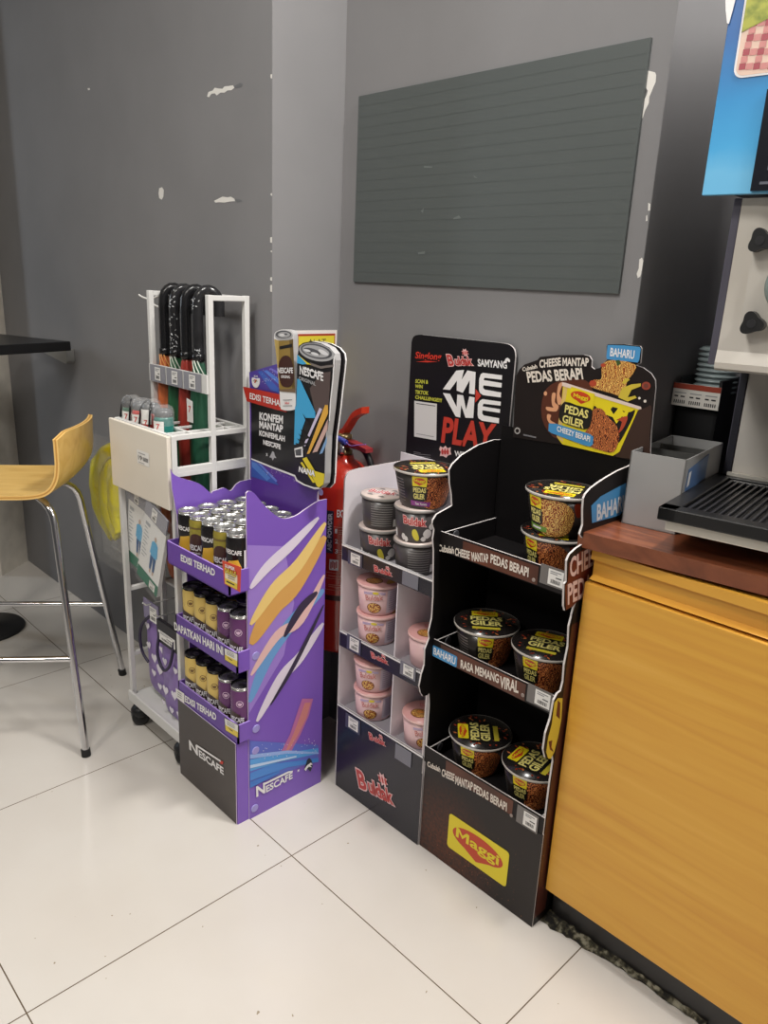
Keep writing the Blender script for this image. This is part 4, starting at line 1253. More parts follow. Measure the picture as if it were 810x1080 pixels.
# ================================================================== FIRE EXTINGUISHER
EX, EY, ER = 0.930, 0.366, 0.080
ext = thing('fire_extinguisher', 'red fire extinguisher hanging on the wall behind the purple stand', 'fire extinguisher', (EX, EY, 0.335))
er = M('extinguisher_red', (190, 44, 26), rough=0.22, coat=0.5, noise=0.03, nscale=4)
g = G(); g.lathe([(0.070, 0.335), (ER, 0.345), (ER, 0.49)], er, 48, (EX, EY, 0), cap1=False)
g.lathe([(ER, 0.49), (ER, 0.505)], M('extinguisher_band', (70, 14, 12), rough=0.4), 48, (EX, EY, 0), cap0=False, cap1=False)
g.lathe([(ER, 0.505), (ER, 0.790), (0.078, 0.800), (0.066, 0.825), (0.045, 0.845), (0.028, 0.855), (0.024, 0.868)], er, 48, (EX, EY, 0), cap0=False); g.build('cylinder', ext)
brass = M('valve_brass', (150, 132, 96), rough=0.3, metal=0.8)
g = G(); g.lathe([(0.022, 0.866), (0.022, 0.878), (0.016, 0.882), (0.016, 0.905), (0.020, 0.907), (0.020, 0.918), (0.010, 0.924)], brass, 20, (EX, EY, 0)); va = g.build('valve', ext)
g = G(); g.lathe([(0.013, 0.0), (0.015, 0.003), (0.015, 0.010), (0.012, 0.013)], alu, 18, (EX + 0.016, EY - 0.012, 0.885), Matrix.Rotation(PI / 2, 4, 'X') @ Matrix.Rotation(-0.7, 4, 'Y')); g.build('gauge', va)
hr = M('handle_red', (196, 56, 30), rough=0.35)
g = G()
arc = smooth_pts([(EX - 0.03, EY, 0.915), (EX, EY, 0.925), (EX + 0.018, EY + 0.004, 0.945), (EX + 0.042, EY + 0.008, 0.975), (EX + 0.075, EY + 0.012, 0.992)], 4)
fH = Fr((EX, EY, 0), (1, 0, 0), (0, 0, 1))
pa = [(p[0] - EX, p[2] + 0.008) for p in arc] + [(p[0] - EX, p[2] - 0.008) for p in arc[::-1]]
g.slab(fH, pa, 0.026, hr, off=0.013); g.build('squeeze_handle', ext)
g = G(); pb = [(-0.03, 0.900), (0.02, 0.908), (0.05, 0.905), (0.095, 0.898), (0.095, 0.888), (0.05, 0.893), (0.0, 0.888), (-0.03, 0.888)]
g.slab(fH, pb, 0.024, M('handle_dark_red', (150, 40, 44), rough=0.35), off=0.012); g.build('carry_handle', ext)
g = G(); g.tube([(EX - 0.01, EY - 0.02, 0.912), (EX + 0.03, EY - 0.02, 0.905)], 0.007, M('seal_blue', (70, 80, 170), rough=0.3), 10); g.tube(smooth_pts([(EX + 0.03, EY - 0.02, 0.905), (EX + 0.05, EY - 0.022, 0.900), (EX + 0.07, EY - 0.02, 0.905), (EX + 0.10, EY - 0.018, 0.912)], 3), 0.0016, M('seal_violet', (150, 110, 190), rough=0.3), 6); g.build('safety_seal', ext)
g = G(); g.tube(smooth_pts([(EX + 0.018, EY + 0.01, 0.893), (EX + 0.07, EY + 0.01, 0.885), (EX + 0.10, EY + 0.012, 0.82), (EX + 0.098, EY + 0.012, 0.70), (EX + 0.095, EY + 0.012, 0.55)], 5), 0.009, blkp, 12); g.build('hose', ext)
g = G(); g.box(EX - 0.04, EX + 0.04, EY + ER - 0.004, YR, 0.60, 0.72, M('bracket_steel', (90, 30, 26), rough=0.5)); g.build('wall_bracket', ext)


def cyl_px(x, y):
    d = ray(x, y); ox, oy = CAM.x - EX, CAM.y - EY
    a = d.x ** 2 + d.y ** 2; b = 2 * (ox * d.x + oy * d.y); c = ox * ox + oy * oy - ER * ER
    t = (-b - math.sqrt(max(0, b * b - 4 * a * c))) / (2 * a); q = CAM + d * t
    return math.atan2(q.y - EY, q.x - EX), q.z


wE = Wrap(0, [(ER, 0.3), (ER, 0.9)], (EX, EY, 0))


def ek(x, y):
    a, z = cyl_px(315 + x / 6.353, 530 + y / 6.353); return (a * ER, z)


g = G()
aL = ek(186, 200)[0]; aR = ek(233, 200)[0]; zt = ek(190, 52)[1]; zb_ = ek(190, 336)[1]
wpoly(g, wE, rect(aL, aR, zb_, zt), 0.0006, M('label_navy', (42, 44, 62), rough=0.4))
g.text(wE, 'ABC POWDER', (aR - 0.004, zb_ + 0.006), (aR - 0.004, zt - 0.006), (aL + 0.004, zb_ + 0.006), M('label_grey_text', (205, 205, 212), rough=0.4), 0.03, 0.0012)
a0 = ek(232, 70)[0]
for s_, x_, y_, w_, h_, ma in (('EXTINGUISHER', 256, 98, 0.075, 0.020, wtx), ('1', 243, 205, 0.006, 0.012, wtx), ('2', 243, 273, 0.008, 0.012, wtx), ('3', 243, 340, 0.008, 0.012, wtx)):
    a, z = ek(x_, y_); g.text(wE, s_, (a, z), (a + w_, z), (a, z + h_), ma, 0.03, 0.0012)
for y_ in (165, 460, 500, 575):
    a, z = ek(165 if y_ > 300 else 235, y_); wpoly(g, wE, rect(a, a + 0.10, z, z + 0.0014), 0.0008, M('label_pink', (216, 130, 110), rough=0.4))
for y_, n_ in ((188, 3), (256, 3), (322, 3), (490, 1), (550, 2)):
    for k in range(n_):
        a, z = ek(270 if n_ == 3 else 200, y_ + k * 12); wpoly(g, wE, rect(a, a + 0.04, z, z + 0.002), 0.0008, M('label_pink'))
a, z = ek(205, 450); a2, z2 = ek(268, 385); wpoly(g, wE, rect(a, a2, z, z2), 0.0008, wtx)
for k in range(4):
    wpoly(g, wE, rect(a + (a2 - a) * (0.12 + 0.2 * k), a + (a2 - a) * (0.26 + 0.2 * k), z + 0.004 + 0.003 * (k % 2), z2 - 0.004 - 0.003 * ((k + 1) % 2)), 0.0012, er)
g.build('label', ext)
# ================================================================== WHITE AND BLACK NOODLE STAND
swh = M('stand_white_card', (226, 220, 226), rough=0.55)
sdk = M('stand_black_navy', (34, 33, 42), rough=0.25)
edw = M('card_white_edge', (206, 200, 198), rough=0.7)
bred = M('logo_red', (190, 60, 56), rough=0.4); bpink = M('logo_pink', (236, 196, 194), rough=0.4)
cU1 = (345, 470, 5.786); cU2 = (345, 600, 5.786); cU3 = (345, 730, 5.786); cUH = (420, 340, 5.786)
us = thing('noodle_display_stand', 'white sided black fronted noodle stand between the extinguisher and the taller black stand', 'display stand', (1.218, 0.345, 0))
UL, UR, UF, UB = 1.068, 1.366, 0.249, 0.440
fU = front(UF)
g = G(); g.box(UL + 0.002, UR - 0.002, UF + 0.001, UB - 0.004, 0.0, 0.197, sdk); g.slab(fU, rect(UL, UR + 0.006, 0.001, 0.202), 0.002, sdk, edw, off=0.001)
bs = g.build('base', us)
fU1 = front(UF - 0.001)


def buldak(g, f, q, off=0.001, k=1.0):
    """leaning outlined wordmark with the small flame-like mark above its end; q = bottom left, bottom right, top left"""
    p0, p1, p2 = (Vector(v) for v in q)
    e1 = p1 - p0; e2 = p2 - p0
    c = p0 - e2 * 0.05
    g.text(f, 'B', tuple(c), tuple(c + e1 * 0.24), tuple(c + e2 * 1.1), bred, 0.03, off, out=bpink, ow=0.055)
    c = p0 + e1 * 0.30 - e2 * 0.02
    g.text(f, 'uldak', tuple(c), tuple(c + e1 * 0.70), tuple(c + e2 * 0.85), bred, 0.03, off, out=bpink, ow=0.055)
    m_ = p0 + e1 * 0.80 + e2 * 1.22
    star = []
    for i in range(16):
        a = 2 * PI * i / 16; r = 1.0 if i % 2 else 0.62
        star.append(tuple(m_ + e1 * (0.15 * r * math.cos(a)) + e2 * (0.42 * r * math.sin(a))))
    g.poly(f, star, off + 0.0002, bpink)
    for i in range(3):
        c = m_ + e1 * (-0.08 + 0.08 * i)
        g.poly(f, [tuple(c + e1 * a + e2 * b) for a, b in ((-0.02, -0.2), (0.02, -0.2), (0.028, 0.05), (0.0, 0.24), (-0.028, 0.05))], off + 0.0006, bred)


g = G(); buldak(g, fU1, fU1.k(cU3, [(198, 575), (410, 690), (178, 470)])); g.build('logo', bs)
FLZ = [0.6615, 0.4455, 0.2355]
SHZ = [(0.645, 0.685), (0.414, 0.456), (0.202, 0.247)]
for i, (z0, z1) in enumerate(SHZ):
    g = G()
    g.box(UL + 0.002, UR - 0.001, UF + 0.001, UB - 0.004, FLZ[i] - 0.004, FLZ[i], M('shelf_grey', (150, 146, 152), rough=0.5))
    g.slab(fU1, rect(UL - 0.001, UR + 0.004, z0, z1), 0.003, sdk, edw, swh)
    g.box(UL - 0.001, UR + 0.004, UF - 0.002, UF + 0.004, z1 - 0.004, z1, M('shelf_white_lip', (236, 234, 234), rough=0.5))
    sh = g.build('shelf', us)
    g = G()
    q = {0: (cU1, [(292, 765), (398, 798), (288, 730)]), 1: (cU2, [(275, 540), (375, 585), (268, 505)]), 2: (cU3, [(262, 285), (358, 330), (255, 245)])}[i]
    buldak(g, fU1, fU1.k(*q), 0.001); g.build('logo', sh)
    f4 = front(UF - 0.003)
    tq = {0: (cU1, [(126, 632), (212, 672), (212, 756), (128, 716)], [(458, 765), (555, 800), (555, 880), (458, 850)]),
          1: (cU2, [(120, 400), (205, 428), (205, 530), (120, 488)], [(445, 562), (540, 600), (540, 690), (445, 640)]),
          2: (cU3, [(112, 130), (200, 172), (200, 262), (112, 212)], [(415, 312), (512, 368), (512, 462), (415, 405)])}[i]
    for j, qq in enumerate(tq[1:]):
        g = G(); q4 = f4.k(tq[0], qq); ax = [p[0] for p in q4]; az = [p[1] for p in q4]
        a0, a1 = (ax[0] + ax[3]) / 2, (ax[1] + ax[2]) / 2; b0, b1 = (az[2] + az[3]) / 2, (az[0] + az[1]) / 2
        g.slab(f4, rect(a0, a1, b0, b1), 0.001, M('ticket_pocket_navy', (78, 78, 96), rough=0.18) if j == 0 else M('ticket_pocket_grey', (118, 118, 128), rough=0.2))
        if j == 0 or i == 1:
            ticket(g, f4, a0 + (a1 - a0) * 0.22, a1 - (a1 - a0) * 0.12, b0 + (b1 - b0) * 0.12, b1 - (b1 - b0) * 0.08, 0.0006)
        g.build('price_tag', sh)
fUL = sideR(UL)
fUl2 = sideL(UL)
tp = [fUL.px(*q) for q in smooth_pts([(361.5, 575), (362.5, 520), (364.5, 505), (367.5, 499), (373, 495.5), (385, 493), (413, 488)], 3)]
tp = [(min(max(a, UF + 0.001), UB), b) for a, b in tp]
tp[-1] = (UB, tp[-1][1])
g = G(); g.slab(fUL, [(UF, 0.0), (UB, 0.0)] + tp[::-1], 0.004, swh, edw, swh); g.build('side_panel', us)
g = G(); g.slab(sideR(UR + 0.003), [(UF, 0.0), (UB, 0.0), (UB, 0.88), (UF + 0.06, 0.87), (UF, 0.80)], 0.004, swh, edw, swh); g.build('side_panel', us)
g = G(); g.box(UL, UR, UB - 0.006, UB - 0.003, 0.0, 0.89, swh); g.build('back_panel', us)
for z0, z1 in ((0.2345, 0.441), (0.4445, 0.657)):
    g = G(); g.box(1.2545, 1.2575, UF + 0.004, UB - 0.006, z0 - 0.002, z1, swh); g.build('divider', us)
# header card
fUH = front(UB - 0.001)
hx0, hx1 = 1.086, 1.386
g = G(); out = [(hx0, 0.70), (hx1, 0.70)] + [fUH.px(*q) for q in smooth_pts([(543.5, 376), (542.5, 369), (538, 364), (532, 362)], 3)] + [fUH.px(*q) for q in smooth_pts([(445, 353), (439, 353.5), (435.5, 356), (434, 361)], 3)]
out[0] = (out[-1][0], 0.70); out[1] = (out[2][0], 0.70)
g.slab(fUH, out, 0.004, M('header_black_card', (27, 25, 28), rough=0.35, spec=0.25), edw)
hd = g.build('header_card', us)
g = G()
C = lambda pts, o=0.001, ma=wtx: g.poly(fUH, fUH.k(cUH, pts), o, ma)
# interlocked ME / WE lettering
C([(274, 408), (356, 294), (404, 290), (388, 350), (424, 293), (474, 303), (468, 440), (434, 434), (438, 352), (396, 430), (358, 416), (360, 355), (318, 412)])
C([(274, 430), (318, 436), (358, 515), (362, 440), (398, 445), (416, 532), (436, 452), (468, 458), (460, 584), (412, 582), (386, 505), (380, 580), (352, 574)])
C([(505, 316), (520, 308), (636, 323), (634, 350), (528, 338), (523, 352), (634, 370), (632, 398), (522, 384), (520, 400), (530, 410), (630, 428), (628, 458), (520, 444), (500, 430), (494, 410), (496, 345)])
C([(500, 478), (516, 468), (628, 484), (626, 508), (522, 496), (516, 512), (624, 530), (622, 552), (516, 536), (514, 556), (524, 568), (618, 585), (616, 616), (512, 600), (490, 584), (486, 562), (488, 500)])
C([(474, 405), (508, 448), (472, 490)], 0.0012, M('board_red', (196, 62, 48), rough=0.4))
g.text(fUH, 'PLAY', *fUH.k(cUH, [(262, 732), (592, 790), (268, 573)]), M('board_red'), 0.035, 0.0010, shear=0.12)
g.text(fUH, 'Singlong', *fUH.k(cUH, [(105, 232), (266, 244), (105, 178)]), M('script_red', (214, 60, 44), rough=0.4), 0.02, 0.001, shear=0.2)
C([(110, 240), (180, 234), (240, 240), (180, 244)], 0.001, M('script_red'))
buldak(g, fUH, fUH.k(cUH, [(310, 262), (458, 262), (296, 200)]), 0.001)
g.text(fUH, 'SAMYANG', *fUH.k(cUH, [(488, 268), (668, 284), (484, 222)]), wtx, 0.03, 0.001, shear=0.1)
C(smooth_pts([(650, 250), (655, 225), (670, 216), (684, 230), (680, 245), (668, 235), (660, 248)], 2, True))
yl = M('scan_yellow', (206, 206, 74), rough=0.4)
for s_, q_ in (('SCAN &', [(106, 370), (184, 376), (106, 346)]), ('WIN', [(106, 400), (152, 404), (106, 378)]), ('TIKTOK', [(106, 436), (186, 444), (106, 412)]), ('CHALLENGE!!!', [(106, 466), (268, 488), (106, 444)])):
    g.text(fUH, s_, *fUH.k(cUH, q_), yl, 0.03, 0.001, shear=0.15)
C([(100, 478), (238, 497), (234, 720), (99, 696)], 0.001, M('poster_slip', (214, 212, 212), rough=0.5))
C([(112, 492), (228, 508), (228, 512), (112, 496)], 0.0014, ink)
C([(112, 676), (220, 696), (220, 700), (112, 680)], 0.0014, M('label_faint', (150, 150, 152), rough=0.6))
m_ = [tuple(v) for v in ((258, 755), (275, 765), (290, 752), (302, 768), (322, 762), (320, 785), (326, 805), (305, 812), (295, 826), (275, 815), (255, 815), (262, 790), (252, 775))]
C(m_, 0.001, bpink)
for x_ in (272, 288, 304):
    C([(x_ - 5, 805), (x_ + 5, 807), (x_ + 8, 788), (x_, 766), (x_ - 8, 786)], 0.0014, bred)
g.text(fUH, 'WITH', *fUH.k(cUH, [(345, 815), (440, 830), (345, 782)]), wtx, 0.03, 0.001)
for k in range(4):
    C([(95, 788 + k * 12), (140 + 60 * (k > 0), 796 + k * 13), (140 + 60 * (k > 0), 799 + k * 13), (95, 791 + k * 12)], 0.001, M('fine_print_grey', (120, 118, 122), rough=0.5))
g.build('lettering', hd)

# ================================================================== BLACK NOODLE STAND
mbk = M('stand_black_card', (27, 23, 23), rough=0.45, spec=0.25)
mbk2 = M('stand_black_inside', (17, 15, 16), rough=0.6, spec=0.15)
mbr = ramp_mat('stand_spiced_brown', 'noise', [(0.3, (52, 30, 22)), (0.5, (84, 44, 28)), (0.75, (112, 58, 34))], 9, rough=0.4, detail=6)
my = M('brand_yellow', (232, 212, 36), rough=0.35); mr = M('brand_red', (198, 66, 34), rough=0.35); blu = M('badge_blue', (72, 146, 200), rough=0.35)
mt_ = M('tag_clear_grey', (112, 108, 106), rough=0.2)
nood = ramp_mat('noodle_print', 'wave', [(0.15, (90, 30, 16)), (0.4, (166, 70, 30)), (0.6, (208, 112, 52)), (0.85, (232, 164, 84))], 95, rough=0.35, distort=14, detail=3)
noodr = ramp_mat('noodle_print_red', 'wave', [(0.15, (58, 20, 12)), (0.4, (138, 54, 28)), (0.65, (190, 92, 46)), (0.9, (226, 146, 84))], 95, rough=0.35, distort=14, detail=3)
noodg = ramp_mat('noodle_print_gold', 'wave', [(0.15, (120, 46, 20)), (0.4, (196, 96, 36)), (0.65, (220, 156, 66)), (0.9, (236, 206, 120))], 95, rough=0.35, distort=14, detail=3)
cM4 = (440, 440, 4.05); cM5 = (430, 620, 4.05); cM6 = (430, 800, 4.05); cM7 = (590, 480, 6.0); cMH = (540, 350, 5.0625)
ms = thing('noodle_display_stand', 'tall black noodle stand with brown lettered trays beside the yellow wood counter', 'display stand', (1.54, 0.345, 0))
ML, MR, MF, MBk = 1.376, 1.698, 0.255, 0.436


def glow_material(name, base, warm_, centre, radius):
    m, nt, b = new_mat(name); L = nt.links
    b.inputs['Roughness'].default_value = 0.4; b.inputs['Specular IOR Level'].default_value = 0.3
    tc = nt.nodes.new('ShaderNodeTexCoord'); vd = nt.nodes.new('ShaderNodeVectorMath'); vd.operation = 'DISTANCE'; L.new(tc.outputs['Object'], vd.inputs[0]); vd.inputs[1].default_value = centre
    n = nt.nodes.new('ShaderNodeTexNoise'); n.inputs['Scale'].default_value = 130; n.inputs['Detail'].default_value = 6; L.new(tc.outputs['Object'], n.inputs['Vector'])
    mr_ = nt.nodes.new('ShaderNodeMapRange'); mr_.inputs[1].default_value = radius; mr_.inputs[2].default_value = 0.02; L.new(vd.outputs['Value'], mr_.inputs[0])
    mu = nt.nodes.new('ShaderNodeMath'); mu.operation = 'MULTIPLY'; L.new(mr_.outputs[0], mu.inputs[0])
    m2 = nt.nodes.new('ShaderNodeMapRange'); m2.inputs[1].default_value = 0.28; m2.inputs[2].default_value = 0.72; L.new(n.outputs['Fac'], m2.inputs[0]); L.new(m2.outputs[0], mu.inputs[1])
    mx = nt.nodes.new('ShaderNodeMixRGB'); mx.inputs[1].default_value = lin(base); mx.inputs[2].default_value = lin(warm_); L.new(mu.outputs[0], mx.inputs[0]); L.new(mx.outputs[0], b.inputs['Base Color'])
    return m


glow = glow_material('stand_black_spice_glow', (42, 37, 36), (108, 58, 36), (-0.09, -0.09, 0.055), 0.165)
fM = front(MF); fM1 = front(MF - 0.002)
g = G(); g.box(ML + 0.002, MR - 0.002, MF + 0.001, MBk - 0.004, 0.0, 0.232, mbk)
g.slab(fM1, rect(ML - 0.002, MR + 0.004, 0.001, 0.236), 0.002, glow, edw)
bs = g.build('base', ms)
# spice speckle printed on the front
g = G(); rr = random.Random(21)
spk = [M('spice_%d' % i, c, rough=0.4) for i, c in enumerate(((92, 48, 28), (120, 64, 36), (160, 92, 50), (70, 40, 28)))]
for k in range(330):
    a = rr.gauss(0, 1); b = rr.gauss(0, 1)
    x = 270 + a * 95 ; y = 470 + a * 48 + b * 75
    if 175 < x < 430 and 240 + (x - 175) * 0.55 < y < 392 + (x - 175) * 0.58: continue
    if not (75 < x < 540) or y < 170 + (x - 75) * .42 or y > 400 + (x - 65) * .66: continue
    d = rr.uniform(0.8, 2.2)
    g.poly(fM1, fM1.k(cM6, [(x - d, y - d * .4), (x + d * .4, y - d), (x + d, y + d * .5), (x - d * .3, y + d)]), 0.0006, rr.choice(spk))
g.build('spice_print', bs)['kind'] = 'stuff'
g = G()
q = fM1.k(cM6, [(173, 240), (430, 382), (430, 540), (173, 392)])
lx0, lx1 = (q[0][0] + q[3][0]) / 2, (q[1][0] + q[2][0]) / 2; lz0, lz1 = (q[2][1] + q[3][1]) / 2, (q[0][1] + q[1][1]) / 2


def maggi(g, f, x0, x1, z0, z1, off=0.001, put=None, txt=True):
    """yellow block with a red pointed oval and the wordmark"""
    put = put or (lambda p, o, m_: g.poly(f, p, o, m_))
    w = x1 - x0; h = z1 - z0
    put(rrect(x0, x1, z0, z1, 0.05 * w), off, my)
    cx, cz = (x0 + x1) / 2, z0 + 0.56 * h
    put(ell(cx, cz, 0.42 * w, 0.31 * h, 32), off + 0.0003, mr)
    put([(cx - 0.22 * w, cz - 0.262 * h), (cx, cz - 0.44 * h), (cx + 0.22 * w, cz - 0.262 * h)], off + 0.00015, mr)
    g.text(f, 'Maggi', (cx - 0.36 * w, cz - 0.19 * h), (cx + 0.36 * w, cz - 0.19 * h), (cx - 0.36 * w, cz + 0.18 * h), my, 0.022, off + 0.0007)


maggi(g, fM1, lx0, lx1, lz0, lz1)
g.build('logo', bs)
TZ = [(0.756, 0.798, 0.757), (0.506, 0.548, 0.512), (0.234, 0.275, 0.240)]
mtx_ = [[('Cubalah', cM4, [(92, 572), (158, 584), (93, 542)]), ('CHEESE', cM4, [(162, 590), (225, 607), (164, 556)]), ('MANTAP', cM4, [(236, 613), (308, 622), (232, 575)]), ('PEDAS BERAPI', cM4, [(314, 622), (476, 684), (316, 582)])],
        [('RASA MEMANG', cM5, [(227, 342), (390, 408), (228, 305)]), ('VIRAL', cM5, [(394, 425), (474, 450), (396, 375)])],
        [('Cubalah', cM6, [(85, 32), (140, 58), (86, 10)]), ('CHEESE', cM6, [(146, 74), (200, 98), (148, 42)]), ('MANTAP', cM6, [(204, 108), (278, 138), (206, 72)]), ('PEDAS BERAPI', cM6, [(283, 142), (424, 226), (284, 106)])]]
tagq = [(cM4, [(525, 625), (632, 655), (632, 745), (525, 715)]), (cM5, [(512, 408), (618, 450), (612, 535), (508, 490)]), (cM6, [(468, 200), (560, 245), (552, 325), (462, 275)])]
for i, (z0, z1, zf) in enumerate(TZ):
    g = G()
    g.slab(fM1, rect(ML - 0.006, MR + 0.002, z0, z1), 0.003, mbk, edw, mbk2)
    g.box(ML + 0.002, MR - 0.002, MF + 0.001, MBk - 0.006, zf - 0.004, zf - 0.001, mbk2)
    g.slab(sideR(ML + 0.008), rect(MF, MBk - 0.008, zf, z1), 0.003, mbk2, edw); g.slab(sideR(MR - 0.004), rect(MF, MBk - 0.008, zf, z1), 0.003, mbk2, edw)
    tr = g.build('tray', ms)
    g = G(); g.poly(fM1, rect(ML + 0.06 if i != 1 else ML + 0.02, MR - 0.075, z0 + 0.001, z1 - 0.004), 0.0005, mbr); g.build('spice_print', tr)
    g = G()
    for s_, c_, q_ in mtx_[i]:
        g.text(fM1, s_, *fM1.k(c_, q_), M('print_cream', (226, 216, 204), rough=0.45), 0.03, 0.0012)
    if i == 1:
        qb = fM1.k(cM5, [(108, 250), (214, 286), (214, 334), (108, 298)])
        a0, a1 = qb[0][0], qb[1][0]; b0, b1 = (qb[2][1] + qb[3][1]) / 2, (qb[0][1] + qb[1][1]) / 2
        g.poly(fM1, rrect(a0, a1, b0, b1, 0.004), 0.0010, blu)
        g.text(fM1, 'BAHARU', (a0 + 0.004, b0 + 0.005), (a1 - 0.004, b0 + 0.005), (a0 + 0.004, b1 - 0.004), wtx, 0.02, 0.0014)
    g.build('lettering', tr)
    c_, q_ = tagq[i]
    f5 = front(MF - 0.004)
    q4 = f5.k(c_, q_); a0, a1 = (q4[0][0] + q4[3][0]) / 2, (q4[1][0] + q4[2][0]) / 2; b0, b1 = (q4[2][1] + q4[3][1]) / 2, (q4[0][1] + q4[1][1]) / 2
    g = G(); g.slab(f5, rect(a0, a1, b0 + 0.002, b1), 0.0008, mt_); ticket(g, f5, a0 + (a1 - a0) * 0.33, a1 - (a1 - a0) * 0.06, b0 + (b1 - b0) * 0.14, b1 - (b1 - b0) * 0.1, 0.0006); g.build('price_tag', tr)
    g = G(); rx, rz = {0: (498, 695), 1: (492, 458), 2: (443, 243)}[i], 0
    pa = fM1.px(c_[0] + rx[0] / c_[2], c_[1] + rx[1] / c_[2]); g.lathe([(0.004, 0), (0.004, 0.001), (0.003, 0.0014)], M('seal_grey', (150, 136, 128), rough=0.4), 16, fM1.p(pa[0], pa[1], 0.0), Matrix.Rotation(PI / 2, 4, 'X')); g.build('seal', tr)
    g = G(); g.lathe([(0.010, 0), (0.010, 0.001), (0.008, 0.002)], M('side_rivet', (70, 70, 74), rough=0.3), 20, (ML + 0.008, MF + 0.035, z1 - 0.012), Matrix.Rotation(PI / 2, 4, 'Y')); g.build('rivet', tr)
# side panels with their wavy cut outlines
fML = sideR(ML - 0.002)
pl = [(0.476, 0.974)] + [fML.px(440 + x / 4.05, 440 + y / 4.05) for x, y in [(330, 97), (262, 119), (190, 163), (152, 200), (138, 226), (140, 280), (148, 330), (150, 378), (118, 396), (84, 415), (68, 440), (66, 455), (74, 480), (68, 520), (72, 570)]]
pl[0] = (MBk, fML.px(540, 461.7)[1])
pl += [fML.px(430 + x / 4.05, 620 + y / 4.05) for x, y in [(110, 40), (104, 130), (90, 190), (93, 215), (75, 262), (72, 330), (60, 368), (50, 420), (56, 448), (66, 464), (84, 458), (92, 450), (94, 480)]]
pl += [(MF, 0.38), (MF, 0.0), (MBk, 0.0)]
g = G(); g.slab(fML, pl, 0.004, mbk2, edw, mbk); g.build('side_panel', ms)
fMR = sideR(MR + 0.003)
pr = [(MBk, 1.0)] + [fMR.px(590 + x / 6, 480 + y / 6) for x, y in [(440, 70), (370, 100), (300, 140), (245, 176), (200, 210), (168, 245), (155, 275), (150, 340), (150, 440)]]
pr += [(0.252, 0.88)] + [fMR.px(590 + x / 6, 480 + y / 6) for x, y in [(165, 550), (105, 592), (66, 628), (48, 668), (45, 800), (32, 815), (28, 950), (36, 985), (80, 962), (104, 935), (98, 960), (80, 1010)]]
pr += [fMR.px(430 + x / 4.05, 620 + y / 4.05) for x, y in [(715, 70), (690, 165), (686, 250), (670, 330), (665, 400), (655, 440), (640, 452), (625, 480), (610, 560), (590, 620), (580, 690), (588, 725), (604, 732), (618, 705), (622, 740)]]
pr += [(MF, 0.36), (MF, 0.0), (MBk, 0.0)]
pr[0] = (MBk, pr[1][1] + 0.01)
pr = [(min(a, MBk), b) for a, b in pr]
g = G(); g.slab(fMR, pr, 0.004, mbk, edw, mbk2)
g.poly(fMR, fMR.k(cM7, [(200, 320), (260, 260), (420, 175), (420, 330), (380, 380), (205, 430)]), 0.0006, blu)
g.text(fMR, 'BAHARU', *fMR.k(cM7, [(234, 418), (425, 345), (236, 312)]), M('print_pale', (214, 220, 226), rough=0.4), 0.03, 0.0010)
g.poly(fMR, fMR.k(cM7, [(50, 800), (60, 680), (110, 625), (200, 560), (240, 560), (230, 700), (150, 900), (105, 930), (80, 955), (40, 980), (34, 830)]), 0.0006, M('sauce_maroon', (92, 28, 26), rough=0.4))
for s_, q_ in (('CHEESE', [(64, 780), (262, 670), (64, 650)]), ('PEDAS', [(50, 950), (225, 862), (50, 815)])):
    g.text(fMR, s_, *fMR.k(cM7, q_), M('print_rose_cream', (216, 186, 180), rough=0.4), 0.03, 0.0010)
strip = [(MF + 0.003, 0.02), (0.30, 0.02), (0.30, 0.70), (0.262, 0.70), (0.262, 0.45), (MF + 0.003, 0.36)]
g.poly(fMR, strip, 0.0005, M('sauce_brown', (74, 34, 24), rough=0.4))
g.poly(fMR, fMR.k(cM5, [(625, 490), (640, 470), (660, 470), (655, 560), (640, 640), (625, 700), (610, 730), (598, 728), (590, 700), (598, 640), (614, 580)]), 0.0008, M('cheese_yellow', (206, 184, 62), rough=0.4))
g.poly(fMR, fMR.k(cM5, [(640, 480), (650, 490), (648, 560), (632, 545)]), 0.0010, M('sauce_maroon'))
g.poly(fMR, fMR.k(cM5, [(600, 655), (616, 650), (612, 680), (622, 700), (606, 690)]), 0.0010, M('sauce_maroon'))
rr = random.Random(4)
for k in range(40):
    a = rr.uniform(MF + 0.006, 0.30); b = rr.uniform(0.03, 0.68); d = rr.uniform(0.0006, 0.002)
    if b > 0.36 and a < 0.268: continue
    g.poly(fMR, [(a - d, b), (a, b - d), (a + d, b), (a, b + d)], 0.0009, spk[2])
g.build('side_panel', ms)
g = G(); g.box(ML, MR, MBk - 0.006, MBk - 0.002, 0.0, 1.008, mbk2); g.build('back_panel', ms)
# header card
fMH = front(MBk - 0.008)
ho = [(5, 563), (12, 400), (22, 235), (40, 200), (66, 175), (136, 150), (150, 134), (250, 124), (380, 122), (414, 130), (426, 150), (424, 186), (440, 200), (470, 192), (492, 165), (508, 150), (505, 76), (512, 66), (600, 66), (684, 76), (692, 90), (686, 166), (660, 178), (700, 192), (742, 222), (764, 258), (766, 300), (756, 400), (742, 530), (735, 690), (620, 682), (535, 665), (250, 600)]
g = G(); g.slab(fMH, fMH.k(cMH, ho), 0.004, M('header_card_black', (36, 30, 29), rough=0.35, spec=0.25), edw); hd = g.build('header_card', ms)
H = lambda pts, o, ma: g.poly(fMH, fMH.k(cMH, pts), o, ma)
g = G()
H(smooth_pts([(170, 330), (230, 270), (330, 250), (420, 280), (440, 420), (430, 560), (330, 590), (220, 560), (160, 460)], 3, True), 0.0004, M('glow_brown', (88, 44, 28), rough=0.4))
H(smooth_pts([(560, 420), (700, 410), (745, 400), (735, 560), (730, 680), (620, 675), (540, 640)], 3, True), 0.0004, M('card_brown', (60, 40, 32), rough=0.4))
